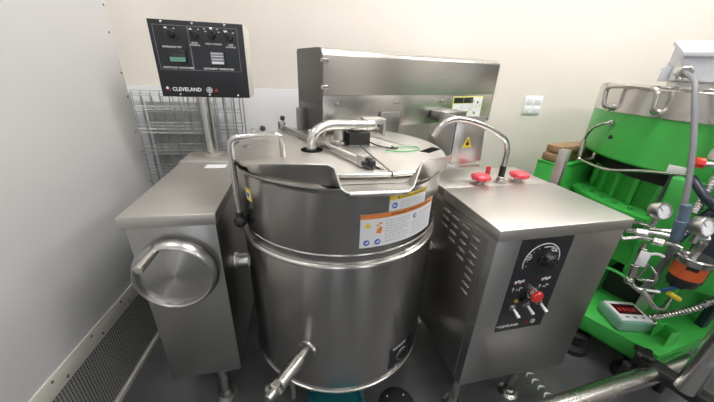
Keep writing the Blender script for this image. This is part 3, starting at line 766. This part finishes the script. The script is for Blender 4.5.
# swing tap standing on the rear of the console
TP = thing('fill_tap', 'tall bent steel fill tap rising from the console and arching over the kettle', 'tap', (.905, 1.13, .965))
tp = B().tube([(.905, 1.13, 1.0), (.905, 1.13, 1.12), (.88, 1.125, 1.165), (.80, 1.115, 1.208), (.70, 1.105, 1.243), (.62, 1.10, 1.256), (.565, 1.10, 1.24), (.530, 1.10, 1.185)], .0115, .045, 16).build('spout', 'steel_tube', TP)
B().cyl((.905, 1.13, .966), (.905, 1.13, .995), .019, .016).build('tap_base', 'steel_tube', TP)
B().cyl((.905, 1.13, .994), (.905, 1.13, 1.045), .0135).build('tap_sleeve', 'black', TP)
B().lathe([(0, 0), (.028, 0), (.028, .006), (0, .006)], 24, (.905, 1.13, .966)).build('tap_flange', 'steel_tube', TP)

# ================================================================== THINGS BEHIND THE LEFT CONSOLE
BOARD_Y = WALL_Y - .03
tag(B().box(-1.3, .12, BOARD_Y, BOARD_Y + .012, 0, 1.285, .001).build('white_board', 'white_board'), 'pale board standing against the wall behind the wire grids', 'board')
tag(B().box(-.86, -.50, 1.985, 1.993, 0, 1.20, .001).build('grey_sheet', 'grey_sheet'), 'darker grey sheet standing between the wire grids and the pale board', 'sheet')
def grid(name, x0, x1, y, h, nx, lab, ztop_bars, lean=.05):
    b = B()
    P = lambda x, z: Vector((x, y + lean * z / h, z))
    for k in range(nx + 1):
        x = x0 + (x1 - x0) * k / nx; b.tube([P(x, .0), P(x, h)], .0023, n=6)
    for z in ztop_bars:
        b.tube([P(x0, z), P(x1, z)], .0028, n=6); b.tube([P(x0, z - .018) + Vector((0, -.012, 0)), P(x1, z - .018) + Vector((0, -.012, 0))], .0022, n=6)
    b.tube([P(x0, .004), P(x0, h), P(x1, h), P(x1, .004)], .0038, n=8)
    return tag(b.build(name, 'zinc'), lab, 'wire rack', 'wire grid panels')
rows_ = [.06 + .125 * k for k in range(10)]
grid('wire_grid_panel', -1.04, -.36, 1.86, 1.252, 14, 'front wire grid panel leaning upright behind the narrow console', rows_)
grid('wire_grid_panel', -1.02, -.315, 1.895, 1.236, 13, 'middle wire grid panel leaning behind the front grid', [z + .03 for z in rows_ if z < 1.15])
grid('wire_grid_panel', -1.06, -.34, 1.93, 1.262, 15, 'rearmost wire grid panel nearest the pale board', [z - .02 for z in rows_])

# ================================================================== GREEN MACHINE
TX, TY, TR = 2.22, 1.155, .60
GM = thing('green_machine', 'tall green pressure machine with steel band, right of the console', 'industrial machine', (TX, TY, 0))
go = (TX, TY, 0)
B().lathe([(0, 1.03), (TR - .01, 1.03), (TR, 1.04), (TR, 1.262)], 96, go).build('upper_tank', 'green', GM)
bd = B().lathe([(TR + .002, 1.262), (TR + .006, 1.266), (TR + .006, 1.380), (TR, 1.386), (TR - .05, 1.388), (0, 1.388)], 96, go).build('steel_band', 'steel_hood', GM)
# segmented clamp ring on top
for k in range(20):
    a = R(120 + k * 7.0)
    m = Matrix.Translation((TX + (TR - .03) * cos(a), TY + (TR - .03) * sin(a), 1.388)) @ Matrix.Rotation(a, 4, 'Z')
    B().box(-.02, .03, -.022, .022, -.004, .012, .004, m).build('clamp_block', 'steel_tube', bd)
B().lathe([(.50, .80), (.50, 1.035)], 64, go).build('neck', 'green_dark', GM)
B().lathe([(.50, .955), (.512, .955), (.512, 1.033), (.50, 1.033)], 64, go).build('seal_ring', 'rubber', GM)  # dark ring round the top of the neck
t = B()
for k in range(9):
    a = R(150 + k * 11)
    m = Matrix.Translation((TX + .5 * cos(a), TY + .5 * sin(a), 0)) @ Matrix.Rotation(a, 4, 'Z')
    t.box(-.01, .02, -.012, .012, .80, .955, .003, m)
t.build('neck_ribs', 'green', GM)
B().lathe([(0, .25), (.36, .25), (.36, .50), (.56, .52), (.56, .75), (.575, .775), (.62, .79), (.62, .81), (.49, .815)], 96, go).build('lower_drum', 'green', GM)
t = B()
for k in range(14):
    a = R(140 + k * 8); t.lathe([(0, 0), (.012, 0), (.012, .012), (0, .012)], 6, (TX + .565 * cos(a), TY + .565 * sin(a), .813))
t.build('flange_bolts', 'green_dark', GM)
for q in (162, 174, 186):
    mm = Matrix.Translation((TX, TY, 0)) @ Matrix.Rotation(R(q), 4, 'Z')
    rb = B().prism([(.55, -.008, .27), (.60, -.008, .27), (.60, -.008, .66), (.575, -.008, .775), (.55, -.008, .775)], (0, .016, 0), .002, mm).build('gusset_rib', 'green', GM)
    for zz in (.32, .42, .52):
        B().lathe([(0, 0), (.011, 0), (.011, .012), (0, .012)], 6, mm @ Vector((.598, 0, zz)), (cos(R(q)), sin(R(q)), 0)).build('rib_bolt', 'green_dark', rb)
B().box(.30, .44, -.10, .10, .252, .42, .01, Matrix.Translation((TX, TY, 0)) @ Matrix.Rotation(R(-162), 4, 'Z')).build('drive_housing', 'black_steel', GM)
# front pillar
a = R(-163)
m = Matrix.Translation((TX, TY, 0)) @ Matrix.Rotation(R(-158), 4, 'Z')
B().box(.42, .645, -.045, .16, .50, 1.036, .02, m).build('front_pillar', 'green', GM)
mp_ = Matrix.Translation((TX, TY, 0)) @ Matrix.Rotation(R(-161.5), 4, 'Z')
B().box(TR - .004, TR + .003, -.03, .03, 1.037, 1.078, .001, mp_).build('rating_plate', 'white_label', GM)
B().sphere((1.632, 1.288, 1.139), .011, 12).build('port_plug', 'rubber', GM)
# tubular grab handle on band
def ts(ang, z, off=0.): return Vector((TX + (TR + .006 + off) * cos(R(ang)), TY + (TR + .006 + off) * sin(R(ang)), z))
hb = B().tube([ts(161, 1.282), ts(161, 1.286, .045), ts(159.5, 1.384, .05), ts(171, 1.393, .05), ts(184, 1.388, .05), ts(184.5, 1.292, .045), ts(184.5, 1.288)], .0115, .035, 14).build('grab_handle', 'steel_tube', bd)
for q in (161, 184.5): B().cyl(ts(q, 1.284, -.004), ts(q, 1.284, .018), .019).build('handle_boss', 'steel_tube', hb)
# small-bore line with sleeve
tb = B().tube([ts(165, 1.208, -.01), ts(165, 1.208, .03), ts(159, 1.165, .05), ts(156, 1.09, .05)], .007, .05, 10).build('small_bore_tube', 'steel_tube', GM)
B().cyl(ts(156, 1.095, .05), ts(157.5, 1.0, .05), .0125).build('tube_sleeve', 'steel_h', tb)
B().sphere(ts(157.8, .985, .05), .015, 12).build('tube_elbow', 'steel_tube', tb)
B().tube([ts(157.8, .985, .05), ts(168, .985, .05), ts(178, .99, .055), ts(190, 1.035, .06), ts(203, 1.065, .075)], .0065, .05, 10).build('cross_tube', 'steel_tube', tb)
B().lathe([(0, 0), (.018, 0), (.018, .012), (.01, .016), (0, .016)], 6, ts(165, 1.208, -.006), (cos(R(165)), sin(R(165)), 0)).build('tube_fitting', 'steel_tube', tb)
B().tube([(1.622, .955, 1.05), (1.575, .93, .88)], .006, n=8).build('drain_rod', 'black_steel', GM)
# base skid with platform
GY = math.atan2(.43, .9)
SK = Matrix.Translation((1.605, .668, 0)) @ Matrix.Rotation(GY, 4, 'Z')
PLT = [(1.605, .668), (2.35, .775), (2.60, 1.75), (1.62, 1.55), (1.43, 1.04)]
b = B().prism([(x, y, .240) for x, y in PLT], (0, 0, .012), .002)
for (xa, ya), (xb, yb) in ((PLT[0], PLT[1]), (PLT[4], PLT[0])):
    L_ = math.hypot(xb - xa, yb - ya)
    b.box(0, L_, 0, .010, .165, .250, .002, Matrix.Translation((xa, ya, 0)) @ Matrix.Rotation(math.atan2(yb - ya, xb - xa), 4, 'Z'))
b.build('skid_platform', 'green', GM)
t = B()
for dx in (.05,): t.box(dx, dx + .06, .008, .85, .12, .165, .003, SK)
t.box(.0, .9, .36, .42, .10, .165, .003, SK)
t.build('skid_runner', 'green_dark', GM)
# U bracket standing on the platform
t = B().box(1.685, 1.75, .705, .711, .252, .335, .002).box(1.685, 1.75, .765, .771, .252, .335, .002).box(1.744, 1.75, .711, .765, .252, .335, .002)
t.build('channel_bracket', 'green', GM)
B().box(-.035, .035, -.003, .003, .252, .40, .002, Matrix.Translation((1.765, .895, 0)) @ Matrix.Rotation(R(-12), 4, 'Z')).build('steel_bracket', 'steel_h', GM)
# rubber mounts under the skid
for q in ((.03, .30), (.10, .62), (.07, .05)):
    c = SK @ Vector((q[0], q[1], 0))
    B().lathe([(0, 0), (.075, 0), (.075, .03), (.055, .05), (.05, .10), (.06, .12), (0, .12)], 28, c).build('rubber_mount', 'rubber', GM)
# low green cabinet behind the console
GB = thing('green_box', 'low green steel box behind the right console, under the boards', 'machine box', (1.50, 1.39, 0), R(17))
B().box(0, .50, 0, .02, 0, .935, .004).box(0, .02, .02, .15, 0, .935, .004).box(.02, .50, .13, .15, 0, .935, .004).box(0, .50, 0, .15, .935, .952, .004).build('box_shell', 'green', GB, local=True)
B().box(.06, .45, -.004, 0, .1, .86, .003).build('box_door', 'green', GB, local=True)
for q in range(2):
    b = B().box(0, .36, 0, .09, 0, .044 if q else .046, .006)
    b.warp(lambda v: (v.x, v.y + .004 * sin(v.x * 9), v.z + .003 * sin(v.x * 7)))
    o = b.build('wood_board', 'wood', local=True)
    o.location = (1.487 + .008 * q, 1.435 - .004 * q, .955 + q * .051); o.rotation_euler = (0, 0, R(13 - 3 * q))
    tag(o, ('lower rough wooden board lying on the green box', 'upper rough wooden board, top of the two on the green box')[q], 'wood', 'wooden boards on the green box')
# aluminium strut post
o = B(); m = Matrix.Translation((1.245, 1.165, 0)) @ Matrix.Rotation(R(25), 4, 'Z')
o.box(-.020, -.016, -.02, .02, 0, 1.105, .001, m).box(.016, .020, -.02, .02, 0, 1.105, .001, m).box(-.016, .016, .016, .02, 0, 1.105, .001, m).box(-.016, -.007, -.02, -.016, 0, 1.105, .001, m).box(.007, .016, -.02, -.016, 0, 1.105, .001, m)
tag(o.build('strut_post', 'steel_h'), 'slotted metal strut standing upright behind the right console', 'post')
# grey electrical box on the tank
EB = thing('junction_box', 'light grey electrical box on top of the green machine', 'electrical box', (1.735, 1.185, 1.388), R(-45))
B().prism([(0, 0, .035), (0, 0, .145), (0, .255, .205), (0, .255, .035)], (.55, 0, 0), .004).build('enclosure', 'grey_box', EB, local=True)
B().prism([(-.010, -.014, .138), (-.010, -.014, .156), (-.010, .265, .223), (-.010, .265, .205)], (.57, 0, 0), .002).build('box_lid', 'grey_box', EB, local=True)
B().box(.02, .53, .03, .22, .0, .0355, .003).build('box_foot', 'steel_h', EB, local=True)
B().lathe([(0, 0), (.014, 0), (.012, .006), (0, .006)], 16, (.20, .17, .201), (0, -.24, 1)).build('lid_button', 'black', EB, local=True)
B().box(-.03, 0, .12, .18, .03, .10, .003).cyl((-.015, .15, .10), (-.015, .15, .12), .006).build('hinge_bracket', 'grey_box', EB, local=True)

# conduit down from the box with its fittings
CD = thing('conduit', 'thick grey conduit running down in front of the green tank', 'conduit', (1.46, .765, .56))
B().tube([(1.72, 1.16, 1.462), (1.626, 1.07, 1.452), (1.560, .99, 1.425), (1.531, .947, 1.36), (1.497, .868, 1.218), (1.474, .807, 1.069), (1.465, .781, .983), (1.467, .765, .916)], .0098, .06, 18).build('conduit_pipe', 'conduit', CD)
B().cyl((1.73, 1.17, 1.463), (1.655, 1.098, 1.457), .025).torus((1.665, 1.108, 1.458), (.06, .057, 0), .024, .005, 24).build('conduit_connector', 'steel_tube', CD)
B().cyl((1.461, .773, .99), (1.464, .762, .92), .018).cyl((1.464, .763, .925), (1.4655, .759, .893), .0215, n=8).cyl((1.4655, .759, .895), (1.467, .756, .845), .019).build('conduit_coupling', 'blue_fit', CD)
B().tube([(1.467, .756, .85), (1.50, .765, .78), (1.55, .79, .72), (1.60, .82, .63), (1.61, .83, .54), (1.595, .842, .48)], .014, .08, 16).build('lower_hose', 'conduit', CD)

# gauges, manifold and filter
def gauge(loc, direction, rad, label):
    loc = Vector(loc); d = Vector(direction).normalized()
    g_ = thing('pressure_gauge', label, 'gauge', loc - Vector((0, 0, rad * 1.9)), 0, 'pressure gauges')
    B().lathe([(0, -.035), (rad * .9, -.035), (rad, -.028), (rad, .0), (rad * .94, .006), (rad * .86, .006), (rad * .86, .001), (0, .001)], 36, loc, d).build('gauge_case', 'steel_h', g_)
    fcx = B().lathe([(0, .0015), (rad * .85, .0015), (rad * .85, .0025), (0, .0025)], 32, loc, d).build('gauge_dial', 'white_label', g_)
    x, y, z = basis(d)
    t = B()
    for q in range(-40, 221, 20):
        p = loc + d * .003 + (x * cos(R(q)) + y * sin(R(q))) * rad * .7
        t.sphere(p, rad * .05, 6)
    t.tube([loc + d * .0035 - x * rad * .15, loc + d * .0035 + (x * -.5 + y * .45) * rad], rad * .03, n=6)
    t.build('gauge_markings', 'black', fcx)
    B().cyl(loc - Vector((0, 0, rad * .9)) - d * .015, loc - Vector((0, 0, rad * 1.9)) - d * .015, rad * .32, n=6).build('gauge_stem', 'steel_tube', g_)
gauge((1.440, .818, .940), (-.15, -.92, .35), .036, 'small round steel gauge near the right console corner, above the manifold')
gauge((1.497, .706, .925), (-.05, -.94, .33), .038, 'larger round steel gauge above the orange filter at the right edge')
PM = thing('pipe_manifold', 'tangle of thin steel tubing and valves in front of the green drum', 'pipework', (1.43, .82, .5))
B().tube([(1.365, .865, .83), (1.41, .852, .83), (1.44, .80, .845), (1.475, .745, .85)], .011, .02).cyl((1.405, .855, .83), (1.43, .825, .835), .018, n=6).build('upper_tube', 'steel_tube', PM)
B().tube([(1.36, .86, .79), (1.42, .84, .808), (1.475, .755, .82), (1.49, .735, .812)], .010, .02).cyl((1.44, .805, .812), (1.46, .775, .815), .018, n=6).build('cross_tube', 'steel_tube', PM)
B().tube([(1.36, .86, .79), (1.352, .88, .83), (1.37, .875, .868), (1.43, .86, .862), (1.455, .825, .855)], .007, .03).build('bent_tube', 'steel_tube', PM)
B().tube([(1.432, .82, .79), (1.434, .815, .70), (1.436, .812, .60)], .011).cyl((1.434, .815, .68), (1.435, .813, .62), .017).cyl((1.434, .817, .765), (1.434, .815, .735), .016, n=6).build('drop_tube', 'steel_tube', PM)
B().tube([(1.465, .79, .70), (1.455, .80, .61), (1.50, .76, .625), (1.49, .76, .66), (1.47, .785, .69)], .005, .01, 8).build('wire_loop', 'steel_tube', PM)
B().tube([(1.436, .812, .60), (1.46, .79, .565), (1.52, .74, .58)], .010, .02).sphere((1.436, .812, .597), .02, 12).build('lower_elbow', 'steel_tube', PM)
B().tube([(1.436, .812, .60), (1.40, .85, .62), (1.36, .88, .63)], .007, .02).build('side_tube', 'green', PM)
B().box(-.017, .017, -.003, .003, -.035, .035, .001, Matrix.Translation((1.428, .798, .722)) @ Matrix.Rotation(R(-50), 4, 'Z')).build('white_tag', 'white_label', PM)
B().tube([(1.43, .80, .74), (1.455, .775, .762), (1.47, .76, .755)], .006, .02).build('tag_tie', 'white_label', PM)
B().tube([(1.45, .80, .86), (1.49, .745, .872)], .006).tube([(1.44, .83, .85), (1.50, .73, .89)], .006).build('thin_tubes', 'steel_tube', PM)

FL = thing('filter_canister', 'orange-banded round canister with steel lid at the right edge', 'canister', (1.53, .70, .56))
fo = (1.565, .722, 0); ax = (0, 0, 1)
B().lathe([(0, .62), (.046, .62), (.049, .625), (.049, .66)], 48, fo).build('black_base', 'black_steel', FL)
B().lathe([(.049, .658), (.053, .66), (.053, .722), (.049, .724)], 48, fo).build('orange_band', 'orange', FL)
B().lathe([(.050, .722), (.058, .725), (.060, .729), (.060, .750), (.056, .755), (0, .755)], 48, fo).build('steel_lid', 'steel_tube', FL)
a = R(-150)
B().box(-.018, .018, -.0015, .0, -.008, .008, 0, Matrix.Translation((fo[0] + .0535 * cos(R(215)), fo[1] + .0535 * sin(R(215)), .715)) @ Matrix.Rotation(R(305), 4, 'Z')).build('black_marking', 'black', FL)
B().cyl((1.55, .727, .755), (1.545, .717, .83), .016, n=6).cyl((1.545, .717, .82), (1.512, .710, .875), .011).cyl((1.535, .714, .84), (1.527, .712, .855), .017, n=6).build('lid_fitting', 'steel_tube', FL)
B().lathe([(0, 0), (.018, 0), (.021, .004), (.021, .010), (.018, .014), (0, .014)], 28, (1.545, .748, .756)).build('lid_cap', 'steel_bead', FL)
B().box(1.545, 1.60, .70, .76, .60, .622, .004).build('canister_bracket', 'black_steel', FL)
FL.location = Vector(FL.location) + Vector((.008, 0, .02))
# navy tube frame at far right
NF = thing('navy_frame', 'dark navy tube frame and hoses beside the green tank at right edge', 'machine frame', (1.66, .74, 0))
B().tube([(1.60, .875, 1.06), (1.58, .79, 1.0), (1.66, .72, .93), (1.72, .70, .90)], .016, .03).build('frame_tube', 'navy', NF)
B().tube([(1.70, .74, 1.12), (1.66, .75, 1.02), (1.60, .79, .90), (1.57, .80, .80)], .017, .03).build('frame_tube', 'navy', NF)
B().box(1.665, 2.06, .765, .80, .55, .90, .01).box(2.02, 2.06, .765, .80, .252, .66, .004).build('frame_panel', 'navy', NF)
B().cyl((1.575, .88, 1.125), (1.60, .862, 1.122), .022, n=8).build('red_fitting', 'red', NF)
t = B().tube([(1.60, .86, 1.122), (1.66, .81, 1.13), (1.70, .79, 1.13)], .012, .02)
t.tube([(1.625, .86, 1.14), (1.64, .86, 1.21), (1.68, .84, 1.24), (1.72, .82, 1.23)], .012, .04).cyl((1.63, .86, 1.145), (1.637, .86, 1.18), .019, n=6)
t.tube([(1.64, .85, 1.16), (1.70, .80, 1.17)], .01)
t.build('steel_fittings', 'steel_tube', NF)
B().spring([(1.655, .83, 1.11), (1.62, .82, 1.02), (1.58, .80, .93)], .014, .012, .0032).tube([(1.655, .83, 1.11), (1.62, .82, 1.02), (1.58, .80, .93)], .012).build('ribbed_hose', 'steel_h', NF)
B().torus((1.66, .735, .93), (0, .9, .35), .03, .009, 24).build('hose_loop', 'black', NF)
B().cyl((1.68, .93, 1.285), (1.60, .90, 1.285), .014).build('side_fitting', 'steel_tube', NF)

# hoses and flexible conduit near the skid
tag(B().tube([(1.64, .752, .635), (1.655, .752, .60), (1.645, .765, .565), (1.60, .80, .52)], .0065, .03, 10).build('blue_hose', 'blue_hose'), 'short blue hose below the orange-banded canister', 'hose')
tag(B().tube([(1.615, .757, .548), (1.635, .742, .535), (1.655, .735, .525)], .012, .02, 12).build('yellow_hose', 'yellow'), 'short yellow hose end under the orange-banded canister', 'hose')
tag(B().tube([(1.47, .77, .575), (1.52, .73, .50), (1.60, .74, .47), (1.70, .78, .50)], .010, .03, 10).build('steel_line', 'steel_tube'), 'thin steel line curving below the blue hose', 'pipe')
tag(B().spring([(1.725, .835, .30), (1.735, .775, .385), (1.765, .725, .46), (1.83, .70, .55)], .013, .012, .0042).tube([(1.725, .835, .30), (1.735, .775, .385), (1.765, .725, .46), (1.83, .70, .55)], .011, .05).build('flexible_conduit', 'steel_tube'), 'ribbed metal flexible conduit leaving the display unit', 'conduit')
# display unit on the skid platform
DU = thing('display_unit', 'small pale green electronic display unit lying on the green skid', 'display unit', (1.645, .875, .2525), R(-14))
B().box(-.065, .065, -.06, .06, .002, .052, .008).build('unit_case', 'clear_green', DU, local=True)
du = B().box(-.058, .058, -.052, .052, .050, .058, .004).build('unit_bezel', 'white_label', DU, local=True)
B().box(-.046, .046, -.022, .034, .0575, .0592, .001).build('unit_screen', 'lcd_red', du, local=True)
t = B()
for k in range(4): t.box(-.036 + k * .018, -.024 + k * .018, -.006, .012, .0592, .0597)
t.build('unit_digits', 'dark_red', du, local=True)
t = B()
for k in range(3): t.cyl((-.03 + k * .03, -.038, .058), (-.03 + k * .03, -.038, .061), .006, n=12)
t.build('unit_buttons', 'grey_print', du, local=True)
B().cyl((.06, -.03, .03), (.085, -.045, .04), .013).build('cable_gland', 'steel_tube', DU, local=True)

DU.scale = (1.3, 1.3, 1.25)
# ================================================================== FOREGROUND STAND AT BOTTOM RIGHT
ST = thing('tube_stand', 'low stand of thick steel tubes and a black crossbar, bottom right corner', 'stand', (1.52, .62, 0))
B().cyl((.80, .562, .20), (1.545, .628, .20), .037, n=36).build('long_tube', 'steel_tube', ST)
B().cyl((1.60, .638, .20), (1.80, .66, .20), .034, n=36).build('short_tube', 'steel_tube', ST)
mb_ = Matrix.Translation((1.575, .60, .215)) @ Matrix.Rotation(math.atan2(.43 - .73, 1.62 - 1.53), 4, 'Z')
cbx = B().box(-.115, .34, -.032, .032, -.028, .028, .005, mb_).build('crossbar', 'black_steel', ST)
B().cyl((1.560, .530, .235), (1.560, .530, .78), .038, n=36).build('upright_tube', 'steel_tube', ST)
t = B(); kc = Vector((1.535, .685, .243))
t.cyl(kc, kc + Vector((0, 0, .02)), .012)
prof = [(0, .012), (.030, .012), (.036, .018), (.036, .028), (.030, .034), (0, .034)]
t2 = B().lathe(prof, 40, kc)
t2.warp(lambda v: (kc.x + (v.x - kc.x) * (1 + .22 * cos(4 * math.atan2(v.y - kc.y, v.x - kc.x))), kc.y + (v.y - kc.y) * (1 + .22 * cos(4 * math.atan2(v.y - kc.y, v.x - kc.x))), v.z))
t2.build('star_knob', 'black', ST); t.build('knob_stem', 'steel_tube', cbx)
for lx, ly in ((.86, .567), (1.50, .70), (1.66, .36), (1.72, .652)):
    B().cyl((lx, ly, 0), (lx, ly, .185), .017).build('stand_leg', 'black_steel', ST)

# ================================================================== FLOOR THINGS
o = thing('teal_tray', 'teal plastic tray on the floor below the kettle', 'tray', (.085, .80, 0), R(7))
b = B().box(-.08, .15, -.22, .10, 0, .006, .002)
for a in ((-.08, .15, -.22, -.215), (-.08, .15, .095, .10), (-.08, -.075, -.22, .10), (.145, .15, -.22, .10)): b.box(a[0], a[1], a[2], a[3], 0, .075, .002)
b.box(-.085, .155, .088, .106, .07, .08, .003).box(-.085, -.07, -.226, .106, .07, .08, .003).box(.14, .155, -.226, .106, .07, .08, .003).box(-.085, .155, -.226, -.21, .07, .08, .003)
b.box(-.075, .145, -.215, .095, .055, .066, .002)
b.build('tray_body', 'teal', o, local=True)
B().box(.153, .166, .02, .05, .03, .095, .003).cyl((.16, .035, .095), (.16, .035, .11), .008).build('tray_clip', 'steel_tube', o, local=True)
o = thing('floor_drain', 'round black drain cover on the floor right of the teal tray', 'drain', (.395, .80, 0))
B().lathe([(0, 0), (.085, 0), (.085, .006), (.075, .012), (.02, .012), (.018, .02), (0, .02)], 36, (.395, .80, 0)).build('drain_cover', 'rubber', o)
t = B()
for q in (40, 130, 220, 310): t.sphere((.395 + .055 * cos(R(q)), .80 + .055 * sin(R(q)), .013), .006, 8)
t.build('drain_screws', 'steel_bead', o)
# chalky scuff marks by the right console
b = B()
for k in range(4):
    c0 = Vector((1.13 + .004 * k, .825 - .036 * k, .0012))
    pts = [c0 + Vector((-.028 + .05 * t_ / 6, .012 * sin(t_ / 6 * pi) + .010 * t_ / 6, 0)) for t_ in range(7)]
    b._add([p + Vector((0, -.0055 * sin(.3 + 2.5 * i / 6), 0)) for i, p in enumerate(pts)] + [p + Vector((0, .0055 * sin(.3 + 2.5 * i / 6), 0)) for i, p in enumerate(pts)], [(i, i + 1, i + 8, i + 7) for i in range(6)])
sm = b.build('scuff_marks', 'white_print', local=True); tag(sm, 'row of white curved scuff marks on the floor beside the right console', 'floor marks')

# ================================================================== CAMERA / WORLD
cam = bpy.data.cameras.new('camera'); cam.sensor_width = 36; cam.lens = 295 * 36 / 714; cam.clip_start = .01
co = bpy.data.objects.new('camera', cam); COL.objects.link(co)
Rm = Matrix(((0.9815050639604787, 0.04326533657256518, -0.1864830289093335), (-0.1877116627243253, 0.4087270075449018, -0.8931442016721929), (0.03757846587083883, 0.9116305962146359, 0.40928903594909766)))
co.matrix_world = Matrix.Translation((0, 0, 1.42)) @ Rm.to_4x4()
SC.camera = co
w = bpy.data.worlds.new('world'); SC.world = w; w.use_nodes = True
bg = w.node_tree.nodes['Background']; bg.inputs[0].default_value = (.9, .93, 1, 1); bg.inputs[1].default_value = .05
SC.view_settings.view_transform = 'Standard'; SC.view_settings.look = 'None'
SC.view_settings.exposure = -.08; SC.view_settings.gamma = 1; SC.view_settings.use_curve_mapping = False
